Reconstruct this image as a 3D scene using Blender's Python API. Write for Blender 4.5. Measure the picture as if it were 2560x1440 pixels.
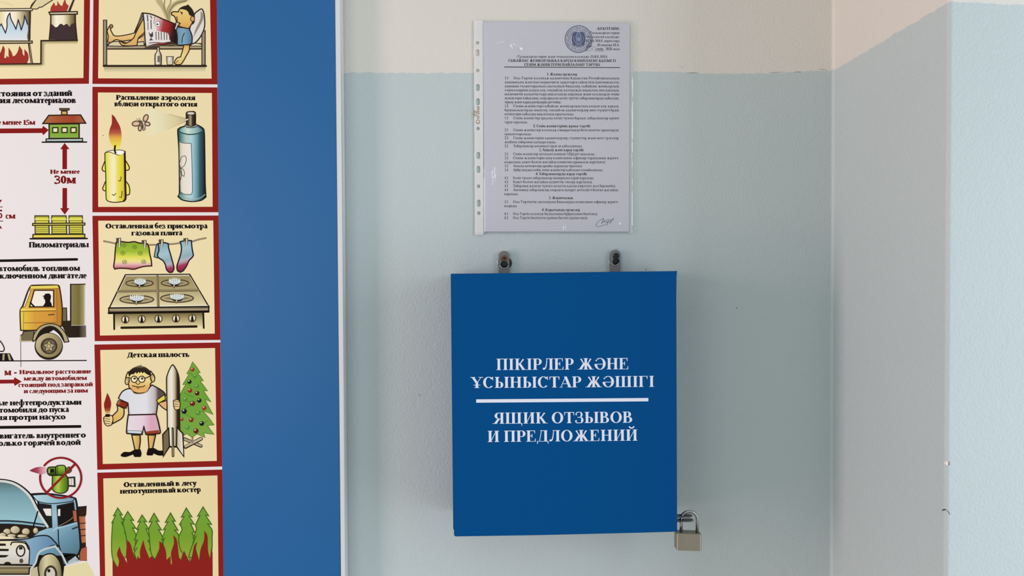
import bpy, bmesh, math, random
from mathutils import Vector, Matrix, noise
from mathutils.geometry import tessellate_polygon

for _o in list(bpy.data.objects):
    bpy.data.objects.remove(_o)
SC = bpy.context.scene
COL = SC.collection

# ------------------------------------------------------------------ camera
FPX = 1850.0                      # focal length in pixels of the 2560 wide frame (26 mm equivalent)
CAM = Vector((0.0, -1.047, 1.50))
YAW, PITCH, ROLL = math.atan(0.0555), math.atan(0.0193), 0.005
FW = Vector((math.sin(YAW) * math.cos(PITCH), math.cos(YAW) * math.cos(PITCH), -math.sin(PITCH)))
_r = Vector((math.cos(YAW), -math.sin(YAW), 0.0))
_u = _r.cross(FW)
RT = _r * math.cos(ROLL) - _u * math.sin(ROLL)
UP = _u * math.cos(ROLL) + _r * math.sin(ROLL)
cam_data = bpy.data.cameras.new('camera')
cam_data.sensor_width = 36.0
cam_data.lens = 36.0 * FPX / 2560.0
cam_data.clip_start = 0.05
cam = bpy.data.objects.new('camera', cam_data)
COL.objects.link(cam)
cam.matrix_world = Matrix((
    (RT.x, UP.x, -FW.x, CAM.x), (RT.y, UP.y, -FW.y, CAM.y), (RT.z, UP.z, -FW.z, CAM.z), (0, 0, 0, 1)))
SC.camera = cam

# ------------------------------------------------------------------ exposure, daylight
SC.view_settings.view_transform = 'Standard'
SC.view_settings.look = 'None'
SC.view_settings.gamma = 1.0
SC.view_settings.use_curve_mapping = False
SC.view_settings.exposure = 0.0
world = bpy.data.worlds.new('hall_light')
SC.world = world
world.use_nodes = True
world.node_tree.nodes['Background'].inputs[0].default_value = (.917, 1.0, .985, 1)
world.node_tree.nodes['Background'].inputs[1].default_value = 0.655


def area_light(name, loc, target, sx, sy, power, color):
    d = bpy.data.lights.new(name, 'AREA')
    d.shape = 'RECTANGLE'
    d.size, d.size_y = sx, sy
    d.energy, d.color = power, color
    o = bpy.data.objects.new(name, d)
    COL.objects.link(o)
    o.location = loc
    o.rotation_euler = (Vector(target) - Vector(loc)).to_track_quat('-Z', 'Y').to_euler()
    return o


# cool daylight from the window at the right, warmer light from the left end of the hall
area_light('daylight_window', (1.9, -1.1, 1.2), (0.2, 0.0, 1.2), 1.2, 2.2, 33.0, (.81, .88, 1.0))
area_light('hall_window', (-2.2, -0.9, 1.35), (0.5, -0.3, 1.3), 0.42, 1.35, 32.5, (1.0, .725, .70))
area_light('board_sheen_fill', (-1.75, -2.9, 1.5), (-0.35, 0.0, 1.4), 1.3, 1.2, 12.0, (.95, .98, 1.0))  # added unseen fill light that gives the blue board its sheen at left


# ------------------------------------------------------------------ helpers
def ray(px, py, h=0.0):
    """point of the upright plane y = -h seen at photo pixel (px, py)"""
    d = FW * FPX + RT * (px - 1280.0) + UP * (720.0 - py)
    t = (-h - CAM.y) / d.y
    return CAM + d * t


def lin(hx, gain=1.0):
    hx = hx.lstrip('#')
    out = []
    for i in (0, 2, 4):
        c = int(hx[i:i + 2], 16) / 255.0
        c = c / 12.92 if c <= 0.04045 else ((c + 0.055) / 1.055) ** 2.4
        out.append(min(1.0, c * gain))
    return tuple(out)


def mat(name, col, rough=0.5, metal=0.0, spec=0.5, bump=0.0, bscale=400.0, coat=0.0):
    m = bpy.data.materials.new(name)
    m.use_nodes = True
    nt = m.node_tree
    b = nt.nodes['Principled BSDF']
    b.inputs['Base Color'].default_value = (*col, 1)
    b.inputs['Roughness'].default_value = rough
    b.inputs['Metallic'].default_value = metal
    b.inputs['Specular IOR Level'].default_value = spec
    b.inputs['Coat Weight'].default_value = coat
    n = nt.nodes.new('ShaderNodeTexNoise')
    g = nt.nodes.new('ShaderNodeNewGeometry')
    nt.links.new(g.outputs['Position'], n.inputs['Vector'])
    n.inputs['Scale'].default_value = bscale
    n.inputs['Detail'].default_value = 2.0
    if bump:
        bp = nt.nodes.new('ShaderNodeBump')
        bp.inputs['Strength'].default_value = bump
        bp.inputs['Distance'].default_value = 0.001
        nt.links.new(n.outputs['Fac'], bp.inputs['Height'])
        nt.links.new(bp.outputs['Normal'], b.inputs['Normal'])
    mr = nt.nodes.new('ShaderNodeMapRange')
    mr.inputs[3].default_value = max(0.02, rough - 0.04)
    mr.inputs[4].default_value = min(1.0, rough + 0.04)
    nt.links.new(n.outputs['Fac'], mr.inputs[0])
    nt.links.new(mr.outputs[0], b.inputs['Roughness'])
    return m


def empty(name, loc, label=None, cat=None, group=None):
    o = bpy.data.objects.new(name, None)
    o.empty_display_size = 0.05
    COL.objects.link(o)
    o.location = loc
    tag(o, label, cat, group)
    return o


def tag(o, label=None, cat=None, group=None, kind=None):
    if label: o['label'] = label
    if cat: o['category'] = cat
    if group: o['group'] = group
    if kind: o['kind'] = kind
    return o


def origin(parent):
    v = Vector((0, 0, 0))
    while parent is not None:
        v += Vector(parent.location)
        parent = parent.parent
    return v


def link_mesh(name, verts, faces, m, parent=None, label=None, smooth=False, base=None):
    """one mesh object from world-space vertices"""
    og = origin(parent)
    loc = Vector(base) - og if base is not None else Vector((0, 0, 0))
    me = bpy.data.meshes.new(name)
    me.from_pydata([tuple(Vector(v) - og - loc) for v in verts], [], faces)
    me.validate()
    for mm in (m if isinstance(m, (list, tuple)) else [m]):
        me.materials.append(mm)
    if smooth:
        for p in me.polygons: p.use_smooth = True
    o = bpy.data.objects.new(name, me)
    COL.objects.link(o)
    o.location = loc
    if parent is not None: o.parent = parent
    if label: o['label'] = label
    return o


def bm_obj(name, bm, m, parent=None, label=None, smooth=False, base=None):
    bm.verts.index_update()
    vs = [v.co.copy() for v in bm.verts]
    fs = [[v.index for v in f.verts] for f in bm.faces]
    bm.free()
    return link_mesh(name, vs, fs, m, parent, label, smooth, base)


def hexa(bm, a, b):
    """closed solid between two four-point loops"""
    va = [bm.verts.new(p) for p in a]
    vb = [bm.verts.new(p) for p in b]
    n = len(a)
    bm.faces.new(va)
    bm.faces.new(list(reversed(vb)))
    for i in range(n):
        bm.faces.new((va[i], vb[i], vb[(i + 1) % n], va[(i + 1) % n]))
    bmesh.ops.recalc_face_normals(bm, faces=bm.faces[:])


def tube(bm, path, r, seg=12, cap=True):
    path = [Vector(p) for p in path]
    rings = []
    for i, p in enumerate(path):
        t = (path[min(i + 1, len(path) - 1)] - path[max(i - 1, 0)]).normalized()
        ref = Vector((0, 1, 0)) if abs(t.y) < 0.9 else Vector((1, 0, 0))
        a = t.cross(ref).normalized()
        b = t.cross(a)
        rr = r[i] if isinstance(r, (list, tuple)) else r
        rings.append([bm.verts.new(p + (a * math.cos(k * math.tau / seg) + b * math.sin(k * math.tau / seg)) * rr)
                      for k in range(seg)])
    for q, w in zip(rings, rings[1:]):
        for k in range(seg):
            bm.faces.new((q[k], q[(k + 1) % seg], w[(k + 1) % seg], w[k]))
    if cap:
        bm.faces.new(list(reversed(rings[0])))
        bm.faces.new(rings[-1])


def disc(bm, c, axis, r, depth, seg=24):
    c = Vector(c)
    ax = Vector(axis).normalized()
    tube(bm, [c, c + ax * depth], r, seg)


def loops_solid(loops, h_front, h_back, conv):
    """plate with holes: loops are pixel outlines, first the outer one; conv(px, py, h) -> world"""
    flat = [p for l in loops for p in l]
    tris = tessellate_polygon([[Vector((x, y, 0)) for x, y in l] for l in loops])
    n = len(flat)
    verts = [conv(x, y, h_front) for x, y in flat] + [conv(x, y, h_back) for x, y in flat]
    faces = []
    for t in tris:
        faces.append(tuple(t))
        faces.append(tuple(i + n for i in reversed(t)))
    k = 0
    for l in loops:
        m = len(l)
        for i in range(m):
            a, b = k + i, k + (i + 1) % m
            faces.append((a, b, b + n, a + n))
        k += m
    return verts, faces


def rnd_rect(x0, y0, x1, y1, r, n=5):
    out = []
    for cx, cy, a in ((x1 - r, y0 + r, -90), (x1 - r, y1 - r, 0), (x0 + r, y1 - r, 90), (x0 + r, y0 + r, 180)):
        for i in range(n + 1):
            t = math.radians(a + 90.0 * i / n)
            out.append((cx + r * math.cos(t), cy + r * math.sin(t)))
    return out


def oval(cx, cy, rx, ry, n=20):
    return [(cx + rx * math.cos(i * math.tau / n), cy + ry * math.sin(i * math.tau / n)) for i in range(n)]


def P(s):
    return [tuple(float(c) for c in q.split(',')) for q in s.split()]


def crom(p, closed=False, sub=4, corner=52.0):
    """curve through a point list; turns sharper than the corner angle stay sharp"""
    n = len(p)
    if n < 3: return list(p)

    def sharp(i):
        if not closed and i in (0, n - 1): return True
        a, b, c = p[(i - 1) % n], p[i], p[(i + 1) % n]
        u, v = (b[0] - a[0], b[1] - a[1]), (c[0] - b[0], c[1] - b[1])
        lu, lv = math.hypot(*u), math.hypot(*v)
        if lu < 1e-6 or lv < 1e-6: return True
        return (u[0] * v[0] + u[1] * v[1]) / lu / lv < math.cos(math.radians(corner))
    sh = [sharp(i) for i in range(n)]
    out = []
    for i in (range(n) if closed else range(n - 1)):
        b, c = p[i], p[(i + 1) % n]
        if sh[i] and sh[(i + 1) % n]:
            out.append(tuple(b))
            continue
        a = b if sh[i] else p[(i - 1) % n]
        d = c if sh[(i + 1) % n] else p[(i + 2) % n]
        L = math.dist(b, c)
        # keep tangents no longer than the span, so that uneven points do not overshoot
        ta = [(c[j] - a[j]) * .5 for j in (0, 1)]
        td = [(d[j] - b[j]) * .5 for j in (0, 1)]
        for t_ in (ta, td):
            m = math.hypot(*t_)
            if m > L: t_[0], t_[1] = t_[0] * L / m, t_[1] * L / m
        for k in range(sub):
            t = k / sub
            h1, h2, h3, h4 = 2 * t ** 3 - 3 * t * t + 1, t ** 3 - 2 * t * t + t, -2 * t ** 3 + 3 * t * t, t ** 3 - t * t
            out.append(tuple(h1 * b[j] + h2 * ta[j] + h3 * c[j] + h4 * td[j] for j in (0, 1)))
    if not closed: out.append(tuple(p[-1]))
    return out
# ------------------------------------------------------------------ lettering: serif capitals and small letters as outlines
# every glyph: advance, then strokes.  I thick stem, i thin stem, T/U/H thin bars, D/d thick/thin diagonal, O ring,
# R bowl, V/v arm wedge, Q curved stroke, B ball.  Cap height is 100.
GLY = {
 'А': "107 d8,0,52,100 D50,100,90,0 H28,72,33 U-4,26,0 U66,112,0",
 'Б': "97 I25,0,100 T25,80,100 V80,100,-26 R25,0,55,90",
 'В': "98 I25,0,100 R25,52,100,80 R25,0,54,90",
 'Г': "92 I25,0,100 T25,82,100 V82,100,-28",
 'Д': "110 d26,4,44,100 I82,0,100,0 T32,98,100 U4,106,0 v4,3,-25 V106,3,-25",
 'Е': "98 I25,0,100 T25,82,100 V82,100,-27 H25,58,52 V58,52,17 V58,52,-17 U25,88,0 V88,0,28",
 'Ж': "150 I75,0,100 Q82,52,106,58,112,86,.1,.35 B118,90,7.5 D88,56,126,0 U106,150,0 Q68,52,44,58,38,86,.1,.35 B32,90,7.5 D62,56,24,0 U0,44,0",
 'З': "86 R34,51,101,72 R34,-1,54,80 H26,40,52.5 Q36,100,14,98,12,78,.05,.25 B15,77,6.5 Q36,0,10,0,8,20,.05,.25 B13,20,7.5",
 'И': "115 I27,0,100 I88,0,100 d36,10,80,92",
 'Н': "115 I27,0,100 I88,0,100 H27,88,52",
 'К': "112 I27,0,100 Q36,52,66,60,74,86,.1,.35 B81,90,7.5 D48,56,88,0 U68,114,0",
 'Л': "108 I82,0,100 T36,82,100 Q44,100,42,22,22,6,.05,.4 B15,9,9.5",
 'М': "142 i22,0,100 I116,0,100 D26,100,68,8 d70,6,112,98",
 'О': "114 O57,50,52,52",
 'П': "115 I27,0,100 I88,0,100 T27,88,100",
 'Р': "90 I25,0,100 R25,43,100,86",
 'С': "105 O55,50,50,52,38,318 V94,101,-33",
 'Т': "100 I50,0,100,1 T6,94,100 V94,100,-30 v6,100,-30",
 'У': "105 D20,100,56,36 d92,100,52,22 Q54,30,42,0,24,3,.1,.3 B18,9,9 T0,44,100 T72,110,100",
 'Ф': "128 I64,-6,106 R64,16,86,120 R64,16,86,8",
 'Х': "108 D22,100,86,0 d20,0,88,100 T2,48,100 T68,108,100 U0,42,0 U62,110,0",
 'Ц': "118 I27,0,100 I88,0,100 U27,110,0 V112,4,-26",
 'Ч': "108 I82,0,100 I24,48,100,2 Q20,62,26,36,72,48,.9,.1",
 'Ш': "160 I27,0,100 I80,0,100 I133,0,100 U27,133,0",
 'Щ': "165 I27,0,100 I80,0,100 I133,0,100 U27,156,0 V159,4,-26",
 'Ъ': "105 I40,0,100 T6,40,100 v6,100,-27 R40,0,55,100",
 'Ы': "138 I27,0,100 R27,0,55,82 I112,0,100",
 'Ь': "96 I25,0,100 R25,0,55,88",
 'Э': "105 O50,50,50,52,-142,142 H42,94,51 v10,101,-33",
 'Ю': "155 I27,0,100 O106,50,47,52 H27,66,52",
 'Я': "108 I82,0,100 R82,43,100,16 D56,46,20,0 U-4,40,0",
 'І': "56 I28,0,100",
 'Ә': "114 O57,50,52,52,-176,128 H10,104,46 B22,80,7",
 'Ө': "114 O57,50,52,52 H12,102,50",
 'Ұ': "107 D18,100,56,44 d94,100,56,44 I55,0,48,1 H24,86,26 T-4,40,100 T70,112,100",
 'Ү': "107 D18,100,56,44 d94,100,56,44 I55,0,48,1 T-4,40,100 T70,112,100",
 'а': "68 I46,0,48,0 Q44,44,48,70,20,64,.9,.1 B15,54,7 R46,-1,40,6 U44,66,0",
 'б': "72 O36,33,31,34 Q9,36,6,88,60,98,.6,.3",
 'е': "64 O33,33,29,35,0,312 H8,58,37",
 'р': "74 I20,-32,66 R20,-1,67,70",
 'с': "62 O33,33,29,35,48,312 B52,54,6.5",
 'у': "68 D14,66,38,8 d62,66,34,-12 Q36,-4,28,-32,14,-28,.1,.3 B12,-24,7 T0,30,66 T46,70,66",
 'ф': "100 I50,-32,100 R50,-1,67,94 R50,-1,67,6",
 'і': "36 I18,0,66 B18,88,8.5",
 'ү': "68 D12,66,38,0 d62,66,36,0 I36,-32,6,1 T-2,28,66 T46,72,66",
 'ұ': "68 D12,66,38,0 d62,66,36,0 I36,-32,6,1 T-2,28,66 T46,72,66 H18,56,-12",
 '0': "80 O40,50,35,51", '1': "60 I34,0,99,1 d14,82,36,98",
 '2': "78 Q10,74,10,100,38,98,.3,.5 Q38,98,70,96,62,66,.5,1 Q62,66,54,42,12,6,1,.2 K8,72,6 V72,4,18",
 '3': "76 R30,50,101,66 R30,-1,54,72 Q32,99,14,98,11,78,.1,.6 Q32,1,10,0,8,18,.1,.6 H22,40,52",
 '4': "80 I54,0,100,1 d56,98,8,34 K6,76,29", '5': "76 K22,68,93 d24,98,18,56 R20,-1,62,72 Q24,1,10,0,8,14,.2,.7",
 '6': "80 O40,32,35,33 Q12,34,10,86,66,98,1,.2",
 '.': "28 B13,6,8", ',': "28 B13,6,8 Q18,4,18,-10,8,-18,.5,.1", '-': "42 K4,38,32", '_': "60 U0,60,-12",
 '(': "40 Q34,108,8,80,8,42,.1,.7 Q8,42,8,4,34,-24,.7,.1", ')': "40 Q6,108,32,80,32,42,.1,.7 Q32,42,32,4,6,-24,.7,.1",
 '«': "58 k28,58,8,34 k8,34,28,10 k50,58,30,34 k30,34,50,10", '»': "58 k8,58,28,34 k28,34,8,10 k30,58,50,34 k50,34,30,10",
}
GLY['Й'] = GLY['И'] + " Q36,126,57,100,78,126,.35,.35 B37,124,6.5 B77,124,6.5"
GLY['Қ'] = GLY['К'] + " V112,4,-26"
GLY['Ң'] = GLY['Н'] + " V110,4,-26"
GLY['Ғ'] = GLY['Г'] + " H4,60,46"
BOLD = dict(W=23.0, t=5.0, ser=10.0, st=3.6, br=4.5, n=22, xr=.68)
POST = dict(W=34.0, t=15.0, ser=5.0, st=12.5, br=0.0, n=12, xr=.76, trk=-7.0)
REG = dict(W=22.5, t=12.0, ser=7.0, st=4.5, br=0.0, n=8, xr=.68)
BOLDS = dict(W=31.0, t=14.0, ser=7.0, st=5.0, br=0.0, n=8, xr=.68)


def ring(cx, cy, rx, ry, w, t, a0, a1, n):
    irx = math.copysign(max(abs(rx) - w, abs(rx) * .16), rx)
    iry = max(ry - t, ry * .2)
    m = max(3, int(n * abs(a1 - a0) / 180.0))
    out = []
    for i in range(m):
        p, q = math.radians(a0 + (a1 - a0) * i / m), math.radians(a0 + (a1 - a0) * (i + 1) / m)
        out.append([(cx + rx * math.cos(p), cy + ry * math.sin(p)), (cx + rx * math.cos(q), cy + ry * math.sin(q)),
                    (cx + irx * math.cos(q), cy + iry * math.sin(q)), (cx + irx * math.cos(p), cy + iry * math.sin(p))])
    return out


_gc = {}


def glyph(ch, st, key):
    if (ch, key) in _gc: return _gc[(ch, key)]
    src, sx, sy, W = GLY.get(ch), 1.0, 1.0, st['W']
    if src is None and ch.upper() in GLY:
        src, sx, sy, W = GLY[ch.upper()], .80, st['xr'], st['W'] * .93
    elif ch in 'абереурсфіүұ':
        sy, W = st['xr'] / .66, st['W'] * .93
    t, ser, sth, br, n = st['t'], st['ser'], st['st'], st['br'], st['n']
    tok = src.split()
    adv = float(tok[0]) * sx
    out = []

    def bar(x0, x1, y0, y1):
        out.append([(x0, y0), (x1, y0), (x1, y1), (x0, y1)])

    def strip(pts, ws):
        L, R_ = [], []
        for i, (x, y) in enumerate(pts):
            a, b = pts[max(i - 1, 0)], pts[min(i + 1, len(pts) - 1)]
            dx, dy = b[0] - a[0], b[1] - a[1]
            l = math.hypot(dx, dy) or 1
            L.append((x - dy / l * ws[i] / 2, y + dx / l * ws[i] / 2))
            R_.append((x + dy / l * ws[i] / 2, y - dx / l * ws[i] / 2))
        for i in range(len(pts) - 1):
            out.append([L[i], L[i + 1], R_[i + 1], R_[i]])
    for k in tok[1:]:
        c, a = k[0], [float(q) for q in k[1:].split(',')]
        if c in 'Ii':
            w = W if c == 'I' else t * 1.25
            x, y0, y1, fl = a[0] * sx, a[1] * sy, a[2] * sy, int(a[3]) if len(a) > 3 else 3
            bar(x - w / 2, x + w / 2, y0, y1)
            for bit, y, s in ((1, y0, 1), (2, y1, -1)):
                if fl & bit:
                    ya, yb = sorted((y, y + s * sth))
                    bar(x - w / 2 - ser, x + w / 2 + ser, ya, yb)
                    if br:
                        yc = y + s * sth
                        q = [(x - w / 2 - ser * .55, yc), (x + w / 2 + ser * .55, yc), (x + w / 2, yc + s * br), (x - w / 2, yc + s * br)]
                        out.append(q if s > 0 else q[::-1])
        elif c in 'TUHK':
            y = a[2] * sy
            th = sth if c in 'U' else t
            if c == 'K': th = max(t * 1.4, W * .55)
            y0, y1 = (y - th, y) if c == 'T' else (y, y + th) if c == 'U' else (y - th / 2, y + th / 2)
            bar(a[0] * sx, a[1] * sx, y0, y1)
        elif c in 'Ddk':
            w = (W * 1.06 if c == 'D' else t * 1.2 if c == 'd' else max(6, t)) / 2
            x0, y0, x1, y1 = a[0] * sx, a[1] * sy, a[2] * sx, a[3] * sy
            out.append([(x0 - w, y0), (x0 + w, y0), (x1 + w, y1), (x1 - w, y1)])
        elif c == 'O':
            a0, a1 = (a[4], a[5]) if len(a) > 4 else (0, 360)
            out += ring(a[0] * sx, a[1] * sy, a[2] * sx, a[3] * sy, W * 1.04, t * 1.05, a0, a1, n)
        elif c == 'R':
            x, y0, y1, xr = a[0] * sx, a[1] * sy, a[2] * sy, a[3] * sx
            xm = x + (xr - x) * .46
            bar(min(x, xm), max(x, xm), y0, y0 + t)
            bar(min(x, xm), max(x, xm), y1 - t, y1)
            out += ring(xm, (y0 + y1) / 2, xr - xm, (y1 - y0) / 2, W, t, -90, 90, n)
        elif c in 'Vv':
            x, y, h, s = a[0] * sx, a[1] * sy, a[2] * (.5 + .5 * sy), 1 if c == 'V' else -1
            w = max(7.0, t)
            out.append([(x - s * w * 1.3, y), (x + s * .6, y), (x + s * 1.2, y + h), (x - s * w * .35, y + h)])
        elif c == 'B':
            r = a[2] * (W / 23.0) ** .5
            out.append([(a[0] * sx + r * math.cos(i * math.tau / 12), a[1] * sy + r * math.sin(i * math.tau / 12)) for i in range(12)])
        elif c == 'Q':
            m = max(4, n // 2)
            pts, ws = [], []
            for i in range(m + 1):
                u = i / m
                pts.append(tuple(((1 - u) ** 2 * a[j] + 2 * u * (1 - u) * a[j + 2] + u * u * a[j + 4]) * (sx, sy)[j] for j in (0, 1)))
                ws.append(t + (W - t) * (a[6] + (a[7] - a[6]) * u))
            strip(pts, ws)
    _gc[(ch, key)] = (adv, out)
    return adv, out


def set_text(s, x0, y0, x1, y1, cap, st, key, just=False, space=34.0):
    """polygons in photo pixels; the ink of s runs from (x0, y0) to (x1, y1) along the baseline"""
    dx, dy = x1 - x0, y1 - y0
    L = math.hypot(dx, dy)
    nat = sum(glyph(c, st, key)[0] for c in s if c != ' ')
    ns = s.count(' ')
    if just and ns:
        k0 = cap / 100.0 * .96
        sp = (L / k0 - nat) / ns
        if sp > 24: space = sp
    pen, raw = 0.0, []
    for c in s:
        if c == ' ':
            pen += space
            continue
        adv, pg = glyph(c, st, key)
        for i, q in enumerate(pg):
            raw.append((i, [(x + pen, y) for x, y in q]))
        pen += adv + st.get('trk', 0.0)
    lo = min(x for _, q in raw for x, y in q)
    hi = max(x for _, q in raw for x, y in q)
    kx, ky = L / (hi - lo), cap / 100.0
    ex, ey = dx / L, dy / L
    out = []
    for i, q in raw:
        out.append((i, [(x0 + ex * (x - lo) * kx + ey * y * ky, y0 + ey * (x - lo) * kx - ex * y * ky) for x, y in q]))
    return out
# ------------------------------------------------------------------ printed artwork (flat ink on a sheet)
INK_GAIN = 1.0
DL = 4.0e-6                       # one ink layer
OL, BK, RED, DRED, GRN = '2c2015', '110b09', '861d17', '741110', '6f9c34'


def ink_material(name, rough=0.5, spec=0.04):
    m = mat(name, (0.8, 0.8, 0.8), rough, 0, spec)
    a = m.node_tree.nodes.new('ShaderNodeAttribute')
    a.attribute_name = 'ink'
    m.node_tree.links.new(a.outputs['Color'], m.node_tree.nodes['Principled BSDF'].inputs['Base Color'])
    return m


INK = ink_material('printed_ink')
BOARD_H = 0.022
LAYER = [1]


class Art:
    def __init__(s, h=BOARD_H, scale=None, material=None):
        s.h, s.m = h, material or INK
        s.v, s.f, s.c = [], [], []
        s.t = scale or (0.0, 0.0, 1.0)

    def view(s, x0, y0, k):
        s.t = (x0, y0, k)
        return s

    def X(s, pts):
        x0, y0, k = s.t
        return [(x0 + x / k, y0 + y / k) for x, y in pts]

    def _add(s, pts, cols, sub=0.0):
        hh = s.h + LAYER[0] * DL + sub
        b = len(s.v)
        s.v += [(x, y, hh) for x, y in pts]
        s.f.append(tuple(range(b, b + len(pts))))
        s.c.append(cols)

    def _fill(s, pts, col):
        """pts in photo pixels"""
        LAYER[0] += 1
        tris = [[pts[i] for i in t] for t in tessellate_polygon([[Vector((x, y, 0)) for x, y in pts]])]
        if isinstance(col, str):
            c = lin(col, INK_GAIN)
            for t in tris: s._add(t, [c] * 3)
            return
        gx0, gy0, gx1, gy1, stops = col
        (gx0, gy0), (gx1, gy1) = s.X([(gx0, gy0), (gx1, gy1)])
        dd = (gx1 - gx0) ** 2 + (gy1 - gy0) ** 2
        par = lambda p: ((p[0] - gx0) * (gx1 - gx0) + (p[1] - gy0) * (gy1 - gy0)) / dd
        st = [(-9.0, lin(stops[0][1], INK_GAIN))] + [(a, lin(b, INK_GAIN)) for a, b in stops] + [(9.0, lin(stops[-1][1], INK_GAIN))]

        def clip(poly, lim, sgn):
            o = []
            for i in range(len(poly)):
                a, b = poly[i], poly[(i + 1) % len(poly)]
                pa, pb = (par(a) - lim) * sgn, (par(b) - lim) * sgn
                if pa >= 0: o.append(a)
                if (pa > 0 > pb) or (pa < 0 < pb):
                    u = pa / (pa - pb)
                    o.append((a[0] + (b[0] - a[0]) * u, a[1] + (b[1] - a[1]) * u))
            return o
        for t in tris:
            for (ta, ca), (tb, cb) in zip(st, st[1:]):
                if tb - ta < 1e-6: continue
                q = clip(t, ta, 1)
                q = clip(q, tb, -1) if len(q) > 2 else q
                if len(q) < 3: continue
                cc = []
                for p in q:
                    u = min(1, max(0, (par(p) - ta) / (tb - ta)))
                    cc.append(tuple(ca[j] + (cb[j] - ca[j]) * u for j in range(3)))
                s._add(q, cc)

    def poly(s, pts, col, sm=False, ow=0, oc=OL):
        if isinstance(pts, str): pts = P(pts)
        if sm != 'no': pts = crom(pts, True, 4, 100.0 if sm else 52.0)
        s._fill(s.X(pts), col)
        if ow: s.line(pts, ow, oc, sm='no' if sm == 'no' else False, closed=True)
        return s

    def ell(s, cx, cy, rx, ry, col, ow=0, oc=OL, n=22, rot=0.0):
        r = math.radians(rot)
        pts = [(cx + x * math.cos(r) - y * math.sin(r), cy + x * math.sin(r) + y * math.cos(r)) for x, y in oval(0, 0, rx, ry, n)]
        if col: s._fill(s.X(pts), col)
        if ow: s.line(pts, ow, oc, closed=True)
        return s

    def line(s, pts, w, col=OL, sm=False, closed=False, w1=None):
        """stroke, width in view units"""
        if isinstance(pts, str): pts = P(pts)
        if len(pts) < 40 and sm != 'no': pts = crom(pts, closed, 4, 100.0 if sm else 52.0)
        k = s.t[2]
        q = [pts[0]]
        for p in pts[1:]:
            if math.dist(p, q[-1]) > 1e-3: q.append(p)
        if closed and math.dist(q[0], q[-1]) < 1e-3: q.pop()
        pts = s.X(q)
        n = len(pts)
        if n < 2: return s
        ws = [(w + ((w1 if w1 is not None else w) - w) * i / max(1, n - 1)) / k / 2 for i in range(n)]
        LAYER[0] += 1
        c = lin(col, INK_GAIN)
        L, R_ = [], []
        for i in range(n):
            a = pts[i - 1] if (i or closed) else None
            b = pts[(i + 1) % n] if (i < n - 1 or closed) else None
            p = pts[i]
            d1 = ((p[0] - a[0]), (p[1] - a[1])) if a else None
            d2 = ((b[0] - p[0]), (b[1] - p[1])) if b else None
            d1 = d1 or d2
            d2 = d2 or d1
            l1, l2 = math.hypot(*d1) or 1, math.hypot(*d2) or 1
            n1, n2 = (-d1[1] / l1, d1[0] / l1), (-d2[1] / l2, d2[0] / l2)
            mx, my = n1[0] + n2[0], n1[1] + n2[1]
            ml = math.hypot(mx, my)
            if ml < .35: mx, my, ml = n1[0], n1[1], 1.0
            mx, my = mx / ml, my / ml
            sc = min(2.2, 1.0 / max(.3, mx * n1[0] + my * n1[1])) * ws[i]
            L.append((p[0] + mx * sc, p[1] + my * sc))
            R_.append((p[0] - mx * sc, p[1] - my * sc))
        for i in range(n if closed else n - 1):
            j = (i + 1) % n
            s._add([L[i], L[j], R_[j], R_[i]], [c] * 4, (i % 5) * 4e-7)
        if not closed:
            for p, r in ((pts[0], ws[0]), (pts[-1], ws[-1])):
                if r > .35: s._add(oval(p[0], p[1], r, r, 8), [c] * 8, 2.6e-6)
        return s

    def text(s, txt, x0, y0, x1, y1, cap, st, key, col, **kw):
        LAYER[0] += 2
        c = lin(col, INK_GAIN)
        for i, q in set_text(txt, x0, y0, x1, y1, cap, st, key, **kw):
            s._add(q, [c] * len(q), (i % 12) * 5e-7)
        return s

    def build(s, name, parent, label=None):
        og = origin(parent)
        me = bpy.data.meshes.new(name)
        me.from_pydata([tuple(ray(x, y, h) - og) for x, y, h in s.v], [], s.f)
        at = me.color_attributes.new('ink', 'FLOAT_COLOR', 'CORNER')
        buf = []
        for cc in s.c:
            for c in cc: buf += [c[0], c[1], c[2], 1.0]
        at.data.foreach_set('color', buf)
        # all faces look at the hall
        me.update()
        flip = [p.index for p in me.polygons if p.normal.y > 0]
        if flip:
            bmx = bmesh.new()
            bmx.from_mesh(me)
            bmx.faces.ensure_lookup_table()
            bmesh.ops.reverse_faces(bmx, faces=[bmx.faces[i] for i in flip])
            bmx.to_mesh(me)
            bmx.free()
        me.materials.append(s.m)
        o = bpy.data.objects.new(name, me)
        COL.objects.link(o)
        o.parent = parent
        if label: o['label'] = label
        return o
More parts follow.
